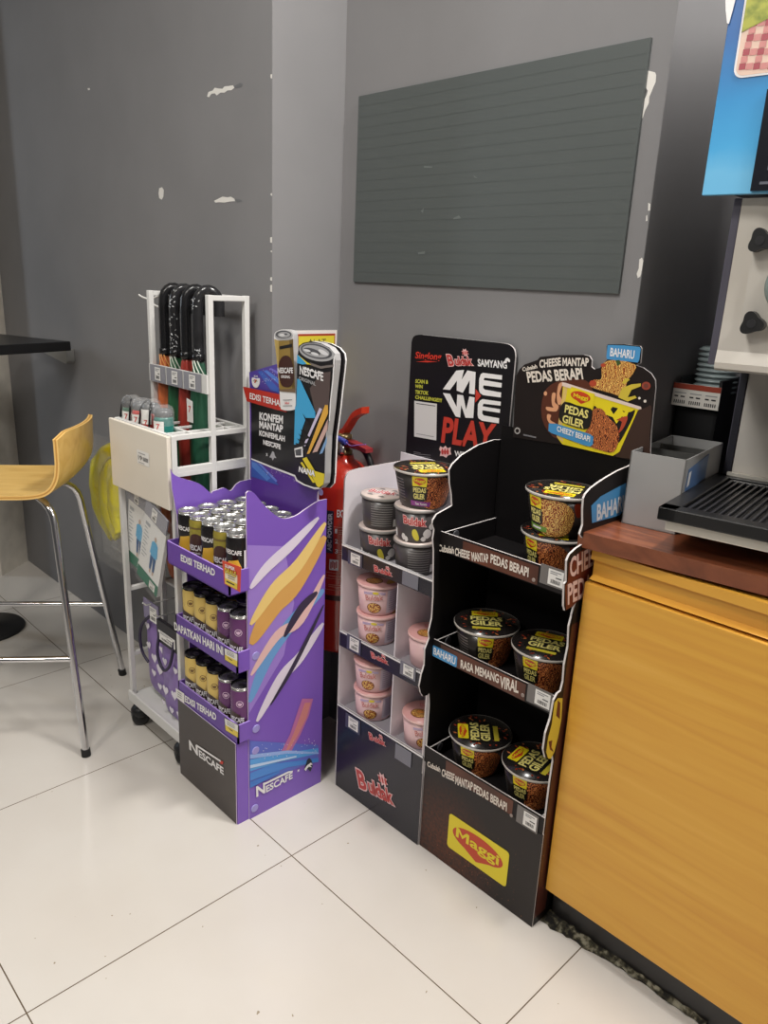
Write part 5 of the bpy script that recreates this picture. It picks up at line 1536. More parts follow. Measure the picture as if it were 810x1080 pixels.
sauce = M('sauce_peach', (222, 160, 120), rough=0.35)
for q_ in ([(250, 280), (272, 275), (255, 330), (270, 370), (250, 390), (240, 350)], [(215, 330), (235, 330), (230, 375), (250, 395), (240, 420), (215, 390)], [(185, 400), (240, 410), (235, 425), (190, 420)], [(190, 440), (210, 445), (205, 470), (235, 490), (215, 500), (190, 470)]):
    H(smooth_pts(q_, 3, True), 0.0008, sauce)
H(ell(180, 329, 9, 12, 14), 0.0008, sauce)
# the bowl
H([(275, 278), (690, 408), (672, 422), (575, 640), (540, 662), (440, 640), (270, 600), (240, 560), (262, 420)], 0.0010, my)
H([(280, 285), (300, 290), (270, 470), (275, 590), (240, 560), (258, 420)], 0.0013, M('bowl_cream', (222, 190, 110), rough=0.35))
H([(270, 268), (290, 272), (692, 400), (694, 412), (680, 414), (270, 288)], 0.0018, M('bowl_rim', (226, 206, 196), rough=0.35))
H(smooth_pts([(440, 395), (470, 420), (520, 440), (540, 400), (620, 430), (660, 420), (610, 530), (560, 600), (500, 560), (440, 470)], 3, True), 0.0014, cblk)
H(smooth_pts([(430, 420), (480, 410), (520, 460), (560, 500), (575, 560), (545, 640), (470, 630), (400, 600), (390, 540), (420, 500)], 3, True), 0.0018, noodr)
H([(500, 440), (520, 400), (545, 440), (575, 400), (600, 430), (630, 410), (610, 470), (590, 450), (560, 490), (540, 455)], 0.0018, my)
H(smooth_pts([(560, 470), (620, 450), (600, 510), (570, 540), (590, 480)], 3, True), 0.0019, M('pepper_red', (176, 70, 44), rough=0.4))
H([(320, 292), (446, 332), (436, 405), (428, 420), (300, 372)], 0.0022, my)
a0 = [(316, 352), (424, 380), (330, 318)]
H(ell(370, 345, 54, 26, 28, 0.27), 0.0026, mr); H([(340, 358), (372, 385), (402, 374)], 0.0024, mr)
g.text(fMH, 'Maggi', *fMH.k(cMH, [(330, 352), (408, 374), (334, 325)]), my, 0.022, 0.0030)
H(smooth_pts([(284, 372), (350, 392), (424, 410), (432, 440), (420, 500), (390, 520), (300, 495), (258, 470), (256, 420)], 2, True), 0.0024, M('badge_black', (30, 28, 24), rough=0.35))
cr_ = M('print_warm_yellow', (232, 220, 130), rough=0.4)
g.text(fMH, 'PEDAS', *fMH.k(cMH, [(284, 430), (408, 464), (290, 386)]), cr_, 0.03, 0.0030)
g.text(fMH, 'GILER', *fMH.k(cMH, [(272, 482), (386, 516), (278, 440)]), cr_, 0.03, 0.0030)
H(rrect(200, 430, 500, 545, 10), 0.0012, blu) if False else H([(200, 488), (240, 490), (420, 545), (438, 560), (436, 600), (420, 612), (390, 605), (215, 540), (198, 528)], 0.0026, blu)
g.text(fMH, 'CHEEZY BERAPI', *fMH.k(cMH, [(244, 530), (420, 588), (246, 500)]), wtx, 0.025, 0.0032)
# lifted noodles, splashes, lettering
H(smooth_pts([(485, 170), (560, 150), (660, 175), (650, 220), (620, 260), (590, 340), (540, 330), (470, 310), (420, 290), (440, 255), (480, 250)], 3, True), 0.0014, noodg)
H(ell(435, 275, 20, 17, 16), 0.0018, M('pepper_red')); H(ell(490, 178, 14, 10, 14), 0.0018, M('pepper_red')); H([(555, 152), (575, 150), (584, 170), (566, 182)], 0.0018, M('herb_green', (60, 84, 40), rough=0.4))
for q_ in ([(590, 300), (640, 280), (690, 275), (690, 290), (640, 310), (620, 350), (660, 340), (668, 352), (620, 372), (570, 350)], [(610, 245), (632, 255), (600, 280), (590, 270)]):
    H(q_, 0.0016, M('cheese_yellow'))
H(ell(718, 288, 24, 22, 20), 0.0012, M('chilli_ring', (150, 66, 48), rough=0.4)); H(ell(718, 288, 13, 12, 16), 0.0016, M('chilli_core', (110, 60, 50), rough=0.4))
H(ell(682, 354, 7, 7, 12), 0.0012, M('print_cream')); H(ell(712, 370, 8, 8, 12), 0.0012, M('print_cream'))
crm = M('print_cream')
g.text(fMH, 'Cubalah', *fMH.k(cMH, [(60, 212), (138, 194), (56, 190)]), crm, 0.03, 0.0016)
g.text(fMH, 'CHEESE', *fMH.k(cMH, [(150, 194), (264, 180), (148, 150)]), crm, 0.035, 0.0016)
g.text(fMH, 'MANTAP', *fMH.k(cMH, [(272, 182), (412, 184), (272, 138)]), crm, 0.035, 0.0016)
g.text(fMH, 'PEDAS BERAPI', *fMH.k(cMH, [(88, 272), (384, 254), (78, 212)]), crm, 0.035, 0.0016)
H(rrect(506, 688, 72, 164, 14), 0.0006, blu) if False else H([(512, 70), (600, 72), (684, 80), (690, 92), (682, 150), (674, 164), (510, 146), (506, 135)], 0.0014, blu)
g.text(fMH, 'BAHARU', *fMH.k(cMH, [(526, 130), (654, 146), (530, 84)]), wtx, 0.02, 0.0020)
H(ell(30, 528, 16, 18, 18), 0.0008, M('seal_grey_light', (176, 172, 170), rough=0.4)); H(ell(30, 528, 10, 11, 14), 0.0011, M('header_card_black'))
H([(62, 545), (130, 560), (130, 568), (62, 553)], 0.0008, M('fine_print_grey', (120, 118, 122), rough=0.5))
g.build('printed_art', hd)

# ================================================================== CUPS AND BOWLS
cupb = M('cup_black', (40, 36, 34), rough=0.3, coat=0.2)
foil = M('cup_rim', (196, 190, 182), rough=0.3)


def black_cup(flavour, noodle, yrot=0.0, scale=1.0):
    t = thing('noodle_cup', 'prototype', 'noodle cup')
    pr = [(0.050, 0.0), (0.053, 0.003), (0.0685, 0.078)]
    g = G(); g.lathe(pr, cupb, 44); g.lathe([(0.0685, 0.078), (0.0722, 0.0795), (0.0725, 0.083), (0.0715, 0.0845)], foil, 44, cap0=False, cap1=False)
    w = Wrap(0.0, [(0.053, 0.003), (0.0685, 0.078)])
    W_ = lambda p_, o_, m_: wpoly(g, w, p_, o_, m_, 0.007)
    W_(smooth_pts([(0.012, 0.006), (0.012, 0.068), (0.03, 0.076), (0.06, 0.074), (0.082, 0.055), (0.085, 0.03), (0.07, 0.006)], 3, True), 0.0004, noodle)
    W_(smooth_pts([(0.080, 0.072), (0.10, 0.070), (0.104, 0.050), (0.09, 0.045)], 3, True), 0.0004, M('pepper_print', (150, 52, 30), rough=0.35))
    maggi(g, w, -0.020, 0.014, 0.054, 0.077, 0.0007, lambda p_, o_, m_: W_(p_, o_, m_))
    W_(smooth_pts([(-0.022, 0.053), (0.014, 0.053), (0.016, 0.035), (0.012, 0.021), (-0.02, 0.021), (-0.024, 0.035)], 2, True), 0.0008, M('badge_black', (30, 28, 24), rough=0.35))
    g.text(w, 'PEDAS', (-0.018, 0.040), (0.013, 0.040), (-0.018, 0.0515), M('print_warm_yellow', (232, 220, 130), rough=0.4), 0.035, 0.0014)
    g.text(w, 'GILER', (-0.018, 0.0245), (0.011, 0.0245), (-0.018, 0.0375), M('print_warm_yellow'), 0.035, 0.0014)
    if flavour:
        W_([(-0.026, 0.008), (0.026, 0.007), (0.028, 0.018), (-0.026, 0.020)], 0.0010, flavour)
        g.text(w, 'Tom Yummz' if flavour.name == 'flavour_purple' else 'AYAM GORENG', (-0.014, 0.0105), (0.018, 0.010), (-0.014, 0.0165), wtx, 0.02, 0.0016) if flavour.name == 'flavour_purple' else W_(rect(-0.016, 0.012, 0.0115, 0.0155), 0.0014, wtx)
    # printed back: ingredient lines
    for k in range(8):
        W_(rect(-0.085, -0.045, 0.014 + k * 0.007, 0.0165 + k * 0.007), 0.0004, M('ingredient_grey', (110, 104, 100), rough=0.4))
    g.build('cup', t)
    g = G(); tl = top(0.0840); g.lathe([(0.0712, 0.0825), (0.0712, 0.0838), (0.0, 0.0838)], M('lid_black', (36, 32, 31), rough=0.22, coat=0.3), 44)
    rr = random.Random(9)
    for k in range(34):      # chillies printed round the margin
        a = rr.uniform(0, 2 * PI); r = rr.uniform(0.040, 0.064)
        if abs(math.sin(a)) > 0.93 and r < 0.05: continue
        x, y = r * math.cos(a), r * math.sin(a); b = a + rr.uniform(-.8, .8); L = rr.uniform(0.006, 0.013)
        d = Vector((math.cos(b), math.sin(b))); n_ = Vector((-d.y, d.x)) * 0.0026; p_ = Vector((x, y))
        g.poly(tl, [tuple(p_ - d * L * .5), tuple(p_ + n_), tuple(p_ + d * L * .5), tuple(p_ - n_)], 0.0004, rr.choice((M('pepper_print', (150, 52, 30), rough=0.35), M('pepper_orange', (196, 112, 62), rough=0.35), M('pepper_print'))))
    g.poly(tl, rrect(-0.044, 0.040, -0.026, 0.026, 0.006), 0.0005, M('badge_black', (30, 28, 24), rough=0.35))
    maggi(g, tl, -0.032, 0.026, 0.028, 0.052, 0.0008)
    g.text(tl, 'PEDAS', (-0.036, 0.004), (0.034, 0.004), (-0.036, 0.024), M('print_warm_yellow'), 0.035, 0.0010)
    g.text(tl, 'GILER', (-0.036, -0.021), (0.032, -0.021), (-0.036, 0.001), M('print_warm_yellow'), 0.035, 0.0010)
    g.poly(tl, rect(-0.034, 0.026, -0.040, -0.029), 0.0008, M('lid_yellow_band', (206, 190, 60), rough=0.35))
    g.build('lid', t)
    return t


def small_bowl(kind):
    t = thing('noodle_bowl', 'prototype', 'noodle bowl')
    pink = kind == 'pink'
    bc = M('bowl_pink', (226, 190, 190), rough=0.35) if pink else M('bowl_charcoal', (66, 62, 62), rough=0.3)
    lc = M('bowl_lid_pink', (224, 168, 164), rough=0.3) if pink else M('bowl_lid_cream', (206, 190, 182), rough=0.3)
    rc = M('bowl_rim_pink', (236, 196, 190), rough=0.35) if pink else M('bowl_rim_grey', (150, 146, 142), rough=0.35)
    pr = [(0.042, 0.0), (0.0445, 0.003), (0.0505, 0.0705)]
    g = G(); g.lathe(pr, bc, 40); g.lathe([(0.0515, 0.0705), (0.0532, 0.072), (0.0535, 0.0755), (0.0522, 0.0772)], rc, 40, cap0=False, cap1=False)
    w = Wrap(0.0, [(0.0446, 0.003), (0.0506, 0.0605)])
    w_p = w.p
    w.p = lambda a, b, off=0.0: w_p(a, b, off) + Vector((0, 0, b * 0.16))
    W_ = lambda p_, o_, m_: wpoly(g, w, p_, o_, m_, 0.006)
    if pink:
        W_(rect(0.022, 0.075, 0.006, 0.058), 0.0003, M('bowl_info_panel', (208, 194, 204), rough=0.4))
        for k in range(9):
            W_(rect(0.028, 0.066, 0.012 + k * 0.005, 0.0138 + k * 0.005), 0.0006, M('ingredient_mauve', (160, 150, 166), rough=0.4))
        W_(ell(-0.012, 0.018, 0.019, 0.012, 24), 0.0004, M('bowl_ring_brown', (120, 70, 34), rough=0.35)); W_(ell(-0.012, 0.0185, 0.017, 0.0105, 24), 0.0007, noodg)
        W_([(-0.04, 0.052), (-0.012, 0.055), (0.016, 0.054), (0.016, 0.049), (-0.012, 0.050), (-0.04, 0.046)], 0.0004, M('bowl_mauve', (190, 170, 200), rough=0.35)); W_(ell(-0.008, 0.0525, 0.008, 0.003, 14), 0.0007, ylw)
        g.text(w, 'Buldak', (-0.034, 0.033), (0.012, 0.037), (-0.036, 0.046), M('bowl_logo_rose', (206, 130, 128), rough=0.4), 0.03, 0.0006, out=M('bowl_logo_light', (244, 226, 222), rough=0.4), ow=0.05)
    else:
        g.text(w, 'Buldak', (-0.032, 0.038), (0.022, 0.034), (-0.034, 0.054), bred, 0.02, 0.0006, out=bpink, ow=0.07)
        for cx, cz, rx, rz in ((0.028, 0.018, 0.012, 0.010), (0.038, 0.032, 0.008, 0.007), (-0.034, 0.010, 0.006, 0.007), (-0.026, 0.006, 0.005, 0.006), (0.018, 0.008, 0.007, 0.005)):
            W_(smooth_pts([(cx - rx, cz), (cx - rx * .3, cz + rz), (cx + rx * .8, cz + rz * .6), (cx + rx, cz - rz * .4), (cx, cz - rz)], 3, True), 0.0004, M('splash_white', (216, 212, 208), rough=0.4))
        W_(smooth_pts([(-0.010, 0.026), (-0.002, 0.028), (0.006, 0.014), (0.006, 0.006), (-0.002, 0.006), (-0.010, 0.016)], 3, True), 0.0005, M('corn_yellow', (214, 200, 66), rough=0.4))
        for k in range(10):
            W_(rect(0.070, 0.125, 0.008 + k * 0.005, 0.0095 + k * 0.005), 0.0004, M('ingredient_light', (140, 136, 134), rough=0.4))
            W_(rect(-0.13, -0.075, 0.008 + k * 0.005, 0.0095 + k * 0.005), 0.0004, M('ingredient_light'))
        W_(rect(-0.070, -0.058, 0.006, 0.022), 0.0005, paper)
    g.build('bowl', t)
    g = G(); g.lathe([(0.0522, 0.0765), (0.0518, 0.0779), (0.0, 0.0781)], lc, 40); tl = top(0.0783)
    if pink:
        g.poly(tl, ell(-0.010, -0.012, 0.021, 0.020, 28), 0.0003, M('bowl_ring_brown', (120, 70, 34), rough=0.35)); g.poly(tl, ell(-0.010, -0.012, 0.019, 0.018, 28), 0.0006, noodg)
        g.poly(tl, ell(-0.008, -0.006, 0.009, 0.006, 18), 0.0009, M('yolk', (226, 150, 70), rough=0.3))
        g.text(tl, 'Buldak', (-0.014, 0.020), (0.040, 0.014), (-0.016, 0.036), M('bowl_logo_rose', (206, 130, 128), rough=0.4), 0.03, 0.0006)
        g.poly(tl, smooth_pts([(0.02, -0.03), (0.04, -0.02), (0.044, 0.0), (0.030, 0.006), (0.022, -0.012)], 3, True), 0.0004, M('bowl_gold', (206, 160, 74), rough=0.35))
    else:
        g.text(tl, 'Buldak', (-0.036, -0.01), (0.034, -0.01), (-0.036, 0.018), bred, 0.02, 0.0004, out=wtx, ow=0.07)
        for k in range(6):
            g.poly(tl, smooth_pts([(0.034 * math.cos(k) - .008, 0.034 * math.sin(k)), (0.034 * math.cos(k), 0.034 * math.sin(k) + .008), (0.034 * math.cos(k) + .008, 0.034 * math.sin(k) - .003)], 3, True), 0.0003, M('lid_grey_patch', (120, 112, 110), rough=0.35))
    g.build('lid', t)
    return t


AZ = lambda x, y: math.atan2(CAM.y - y, CAM.x - x)


def put(t, x, y, z, rz, label, group, lidrot=0.0, used=set()):
    if t.name not in used:
        used.add(t.name); t.location = (x, y, z); t.rotation_euler = (0, 0, rz); t['label'] = label; t['group'] = group; r = t
    else:
        r = dup(t, (x, y, z), rz, label, group)
    for c in kids(r):
        if c.name.startswith('lid'):
            c.rotation_euler = (0, 0, lidrot - rz)
    return r


cyel = black_cup(None, noodr)
cpur = black_cup(M('flavour_purple', (140, 58, 138), rough=0.35), noodr)
cgrn = black_cup(M('flavour_green', (112, 152, 60), rough=0.35), noodg)
gM = 'black noodle cups on the tall black stand'
ztop = 0.757
put(cyel, 1.598, 0.345, ztop, AZ(1.598, 0.345) - 0.78, 'lower black noodle cup of the pair stacked on the top black tray', gM, math.radians(200))
put(cgrn, 1.600, 0.343, ztop + 0.086, AZ(1.6, 0.343) - 0.80, 'upper noodle cup with green strip, stacked on the top black tray', gM, math.radians(200))
put(cyel, 1.456, 0.332, 0.512, AZ(1.456, 0.332) + 0.05, 'black noodle cup at the left of the middle black tray', gM, math.radians(42))
put(cyel, 1.604, 0.342, 0.512, AZ(1.604, 0.342) - 0.40, 'black noodle cup at the right of the middle black tray', gM, math.radians(22))
put(cyel, 1.464, 0.334, 0.240, AZ(1.464, 0.334) - 0.35, 'black noodle cup with sideways lid lettering, left of the bottom black tray', gM, math.radians(132))
put(cyel, 1.612, 0.338, 0.240, AZ(1.612, 0.338) - 0.38, 'black noodle cup with slanting lid lettering, right of the bottom black tray', gM, math.radians(98))
pk = small_bowl('pink'); ch = small_bowl('charcoal')
gU = 'noodle bowls on the white sided stand'
H1 = 0.0792
put(ch, 1.136, 0.308, 0.662, AZ(1.136, 0.308) + 0.1, 'lower charcoal noodle bowl of the left stack on the top white shelf', gU, 0.4)
put(ch, 1.138, 0.309, 0.662 + H1, AZ(1.138, 0.309) + 2.0, 'upper charcoal noodle bowl with printed text, left stack on the top white shelf', gU, 0.4)
put(ch, 1.254, 0.309, 0.662, AZ(1.254, 0.309) + 2.2, 'bottom charcoal bowl under two others, right stack on the top white shelf', gU, 0.4)
put(ch, 1.252, 0.308, 0.662 + H1, AZ(1.252, 0.308) + 0.02, 'middle charcoal bowl with pink lettering, under the purple strip cup', gU, 0.4)
put(cpur, 1.256, 0.322, 0.662 + 2 * H1, AZ(1.256, 0.322) - 0.12, 'black noodle cup with purple strip on top of the white sided stand', gM, math.radians(240))
put(pk, 1.144, 0.303, 0.446, AZ(1.144, 0.303) + 0.0, 'lower pink noodle bowl of the stack on the middle white shelf', gU, 0.8)
put(pk, 1.142, 0.303, 0.446 + H1, AZ(1.142, 0.303) + 0.05, 'upper pink noodle bowl of the stack on the middle white shelf', gU, 0.8)
put(pk, 1.311, 0.314, 0.446, AZ(1.311, 0.314) + 0.5, 'single pink noodle bowl at the right of the middle white shelf', gU, 0.7)
put(pk, 1.144, 0.303, 0.236, AZ(1.144, 0.303) + 0.05, 'lower pink noodle bowl of the stack on the bottom white shelf', gU, 2.0)
put(pk, 1.141, 0.303, 0.236 + H1, AZ(1.141, 0.303) - 0.1, 'upper pink noodle bowl of the stack on the bottom white shelf', gU, 2.0)
put(pk, 1.311, 0.310, 0.236, AZ(1.311, 0.31) + 0.3, 'single pink noodle bowl at the right of the bottom white shelf', gU, 0.6)
# ================================================================== COUNTER
wood = ramp_mat('golden_beech', 'noise', [(0.25, (208, 147, 54)), (0.45, (217, 160, 60)), (0.6, (221, 166, 64)), (0.78, (227, 174, 76))], 2.6, rough=0.38, detail=9, distort=0.9, stretch=(0.7, 1, 15), rot=(0, 0.05, 0))
brown = ramp_mat('brown_worktop', 'noise', [(0.3, (98, 54, 36)), (0.5, (124, 70, 46)), (0.7, (146, 88, 58))], 4, rough=0.28, detail=6, distort=1.0, stretch=(2.0, 14, 4))
ct = thing('counter_cabinet', 'golden wood counter cabinet on a black toe kick at the right', 'cabinet', (2.1, 0.6, 0))
CX0, CX1, CY = 1.706, 3.44, 0.280
g = G(); g.box(CX0 + 0.004, CX1, CY + 0.018, 1.0, 0.085, 0.846, wood); g.box(CX0 + 0.004, CX1, CY + 0.006, CY + 0.02, 0.828, 0.846, wood); g.build('body', ct)
g = G(); g.bbox(CX0, CX1, CY, CY + 0.017, 0.087, 0.784, wood, 0.0025); pn = g.build('door', ct)
g = G()   # sloping finger groove above the door
vs = [(x, y, z) for x in (CX0 + 0.006, CX1) for y, z in ((CY + 0.004, 0.790), (CY + 0.016, 0.797), (CY + 0.016, 0.826), (CY + 0.007, 0.832), (CY + 0.019, 0.832), (CY + 0.019, 0.790))]
g.add(vs, [(0, 1, 7, 6), (1, 2, 8, 7), (2, 3, 9, 8), (3, 4, 10, 9), (4, 5, 11, 10), (5, 0, 6, 11), (0, 5, 4, 3, 2, 1), (6, 7, 8, 9, 10, 11)], wood); g.build('finger_groove', ct)
g = G(); g.box(CX0 + 0.004, CX1, CY + 0.032, CY + 0.05, 0.0, 0.086, M('toe_kick_black', (26, 24, 25), rough=0.3)); g.build('toe_kick', ct)
wt = thing('worktop', 'dark brown worktop lying on the golden wood counter', 'worktop', (2.1, 0.6, 0.848))
g = G(); tpf = top(0.882)
g.slab(tpf, [(1.692, 0.262), (1.70, 0.2625), (2.03, 0.300), (3.44, 0.300), (3.44, 1.0), (1.652, 1.0), (1.652, 0.56)], 0.029, brown); g.build('slab', wt)

# grime along the toe kick
gr = ramp_mat('grime', 'noise', [(0.42, (26, 24, 20)), (0.52, (70, 66, 50)), (0.64, (140, 136, 118))], 70, rough=0.95, detail=5)
g = G(); rr = random.Random(2)
xs = [1.705 + 0.012 * i for i in range(30)]
up = []; lo = []
for i, x in enumerate(xs):
    w_ = 0.028 + 0.005 * math.sin(i * 0.9) + rr.uniform(-.004, .004)
    w_ *= 1.0 if i < 5 else max(0.30, 1 - 0.07 * (i - 5))
    up.append((x, CY + 0.033, 0.010 + rr.uniform(-.003, .004))); lo.append((x + rr.uniform(-.004, .004), CY + 0.033 - w_, 0.0006))
mid_ = [(x, y - 0.012 + rr.uniform(-.003, .003), 0.006 + rr.uniform(-.003, .003)) for x, y, z in up]
n = len(xs); g.add(up + mid_ + lo, [(i, i + 1, n + i + 1, n + i) for i in range(n - 1)] + [(n + i, n + i + 1, 2 * n + i + 1, 2 * n + i) for i in range(n - 1)], gr)
o = g.build('floor_grime'); o['kind'] = 'stuff'; o['label'] = 'dark mould and dirt along the foot of the counter'; o['category'] = 'dirt'

# ================================================================== STEEL BOX WITH COMPARTMENTS
ROT = math.radians(8.0)
steel = M('satin_steel', (166, 166, 165), rough=0.45, metal=0.25, noise=0.04, nscale=8)
steel_d = M('satin_steel_inside', (150, 150, 148), rough=0.35, metal=0.9)
bx = thing('steel_caddy', 'open steel box with dividers on the brown worktop, left of the machine', 'box', (1.714, 0.373, 0.882), ROT)
A = W[bx.name]
g = G(); w_, d_, h_ = 0.100, 0.232, 0.138; th = 0.0022
for x0, x1, y0, y1, z0, z1 in ((0, w_, 0, th, 0, h_), (0, w_, d_ - th, d_, 0, h_), (0, th, 0, d_, 0, h_), (w_ - th, w_, 0, d_, 0, h_), (0, w_, 0, d_, 0, th)):
    g.box(x0, x1, y0, y1, z0 + 0.0004, z1, steel, A)
g.build('box', bx)
for y in (0.095, 0.155):
    g = G(); g.box(th, w_ - th, y, y + th, th, h_ - 0.006, steel_d, A); g.build('divider', bx)
fx = Fr(A @ Vector((w_, 0, 0)), A.to_3x3() @ Vector((0, 1, 0)), (0, 0, 1))
g = G(); g.slab(fx, [(0.012, 0.060), (0.135, 0.075), (0.135, 0.130), (0.02, 0.118)], 0.001, M('sticker_blue', (78, 112, 158), rough=0.4), off=0.0012); g.poly(fx, [(0.018, 0.085), (0.03, 0.088), (0.034, 0.114), (0.02, 0.112)], 0.0018, wtx); g.poly(fx, [(0.012, 0.060), (0.135, 0.075), (0.135, 0.084), (0.012, 0.074)], 0.0016, cblk); g.build('sticker', bx)

# ================================================================== FROZEN DRINK MACHINE
mo = Vector((1.832, 0.262, 0.0)); MA = Matrix.Translation(mo) @ Matrix.Rotation(ROT, 4, 'Z')
mc = thing('frozen_drink_machine', 'steel frozen drink machine with black drip tray on the worktop', 'drink machine', (mo.x, mo.y, 0.882), ROT)
MW = 0.62
stl = ramp_mat('brushed_steel', 'noise', [(0.35, (206, 200, 190)), (0.65, (218, 213, 205))], 3, rough=0.36, detail=4)
stl.node_tree.nodes['Principled BSDF'].inputs['Metallic'].default_value = 0.25
bez = M('bezel_grey_violet', (92, 90, 102), rough=0.35, metal=0.3)
lo_ = lambda x, y, z: MA @ Vector((x, y, z))
g = G(); g.bbox(0.006, MW, 0.36, 0.72, 0.925, 1.447, bez, 0.004, MA)
g.bbox(0.024, MW, 0.352, 0.40, 0.93, 1.447, stl, 0.003, MA); g.box(0.010, 0.022, 0.354, 0.366, 0.94, 1.446, M('bezel_dark', (40, 40, 48), rough=0.4), MA)
g.build('rear_body', mc)
# upper housing: flat front with a rounded lower lip
g = G()
pf = [(0.345, 1.182), (0.155, 1.176), (0.148, 1.180), (0.146, 1.190), (0.150, 1.21), (0.152, 1.26), (0.152, 1.449), (0.345, 1.449)]
for k, x in enumerate((0.010, MW)):
    pass
vs = [lo_(x, y, z) for x in (0.012, MW) for y, z in pf]; n = len(pf)
g.add(vs, [(i, (i + 1) % n, n + (i + 1) % n, n + i) for i in range(n)], stl, False); g.add(vs, [list(range(n))[::-1], [n + i for i in range(n)]], stl)
g.bbox(-0.001, 0.012, 0.152, 0.345, 1.185, 1.449, bez, 0.002, MA); g.box(-0.002, 0.0, 0.165, 0.335, 1.19, 1.445, M('bezel_dark'), MA)
hs = g.build('front_housing', mc)
fF = Fr(lo_(0, 0.152, 0), MA.to_3x3() @ Vector((1, 0, 0)), (0, 0, 1))
g = G()   # freezing door with a round window
ax, az = fF.px(803, 306); ax += 0.030
g.slab(fF, rrect(ax - 0.052, ax + 0.13, az - 0.062, az + 0.085, 0.012), 0.004, M('door_frost', (204, 199, 190), rough=0.36, metal=0.25), off=0.006)
dr = g.build('door', hs)
g = G(); g.lathe([(0.044, 0), (0.044, 0.006), (0.038, 0.010)], M('window_ring', (120, 132, 128), rough=0.3), 36, fF.p(ax + 0.02, az + 0.008, 0.006), (MA.to_3x3().to_4x4()) @ Matrix.Rotation(PI / 2, 4, 'X')); g.lathe([(0.037, 0), (0.037, 0.0104)], M('green_slush', (40, 78, 50), rough=0.3, coat=0.2), 36, fF.p(ax + 0.02, az + 0.008, 0.006), (MA.to_3x3().to_4x4()) @ Matrix.Rotation(PI / 2, 4, 'X')); g.build('window', dr)
for kx, kz in ((797, 341), (806, 255)):
    a, b = fF.px(kx, kz)
    for dx in (0.0, 0.115):
        g = G(); star = []
        for i in range(36):
            th_ = 2 * PI * i / 36; r = 0.0165 + 0.0032 * math.cos(3 * th_ + 0.6); star.append((a + dx + r * math.cos(th_), b + r * math.sin(th_)))
        g.slab(fF, star, 0.020, blkp, off=0.030); g.lathe([(0.006, 0.0), (0.006, 0.010)], M('knob_core', (60, 60, 62), rough=0.3, metal=0.5), 16, fF.p(a + dx, b, 0.010), (MA.to_3x3().to_4x4()) @ Matrix.Rotation(PI / 2, 4, 'X')); g.lathe([(0.007, 0), (0.007, 0.0008)], M('knob_dimple', (44, 44, 46), rough=0.3), 16, fF.p(a + dx, b, 0.030), (MA.to_3x3().to_4x4()) @ Matrix.Rotation(PI / 2, 4, 'X'))
        g.build('knob', dr)
# drip tray: black frame with a barred grille over a steel skirt
g = G(); TZ0, TZ1 = 0.940, 0.962
TY1 = 0.345
for x0, x1, y0, y1 in ((0, MW, 0, 0.030), (0, MW, TY1 - 0.022, TY1), (0, 0.030, 0, TY1), (MW - 0.03, MW, 0, TY1)):
    g.bbox(x0, x1, y0, y1, TZ0, TZ1, blk, 0.002, MA)
g.box(0.01, MW - 0.01, 0.01, TY1 - 0.01, TZ0 + 0.001, TZ0 + 0.004, blk, MA)
dt = g.build('drip_tray', mc)
g = G()
slat = M('grille_black', (38, 38, 42), rough=0.3)
for i in range(1, 46):
    x = 0.036 + i * (MW - 0.075) / 45
    if x > MW - 0.04: break
    g.bbox(x - 0.0022, x + 0.0022, 0.040, TY1 - 0.034, TZ1 - 0.010, TZ1 - 0.004, slat, 0.0012, MA)
for y0, y1 in ((0.034, 0.042), (TY1 - 0.036, TY1 - 0.028)):
    g.bbox(0.034, MW - 0.034, y0, y1, TZ1 - 0.010, TZ1 - 0.003, slat, 0.0015, MA)
for x0 in (0.034, MW - 0.04):
    g.bbox(x0, x0 + 0.006, 0.036, TY1 - 0.03, TZ1 - 0.010, TZ1 - 0.003, slat, 0.0015, MA)
g.build('grille', dt)
skirt = M('skirt_steel', (206, 202, 192), rough=0.4, metal=0.3)
g = G(); g.bbox(0.012, MW, 0.010, 0.72, 0.922, 0.9395, skirt, 0.002, MA); g.box(0.02, MW, 0.335, 0.345, TZ1, TZ1 + 0.006, skirt, MA); g.build('skirt', mc)
for x, y in ((0.05, 0.30), (MW - 0.05, 0.30), (0.05, 0.66), (MW - 0.05, 0.66)):
    g = G(); g.lathe([(0.020, 0.8825), (0.022, 0.892), (0.014, 0.90), (0.014, 0.924)], blkp, 18, lo_(x, y, 0)); g.build('foot', mc)

# illuminated sign box over the machine
so_ = Vector((1.770, 0.380, 1.452)); SA = Matrix.Translation(so_) @ Matrix.Rotation(ROT * 0.75, 4, 'Z')
sg = thing('machine_sign', 'blue sky picture sign box above the steel drink machine', 'sign', tuple(so_), ROT * 0.75)


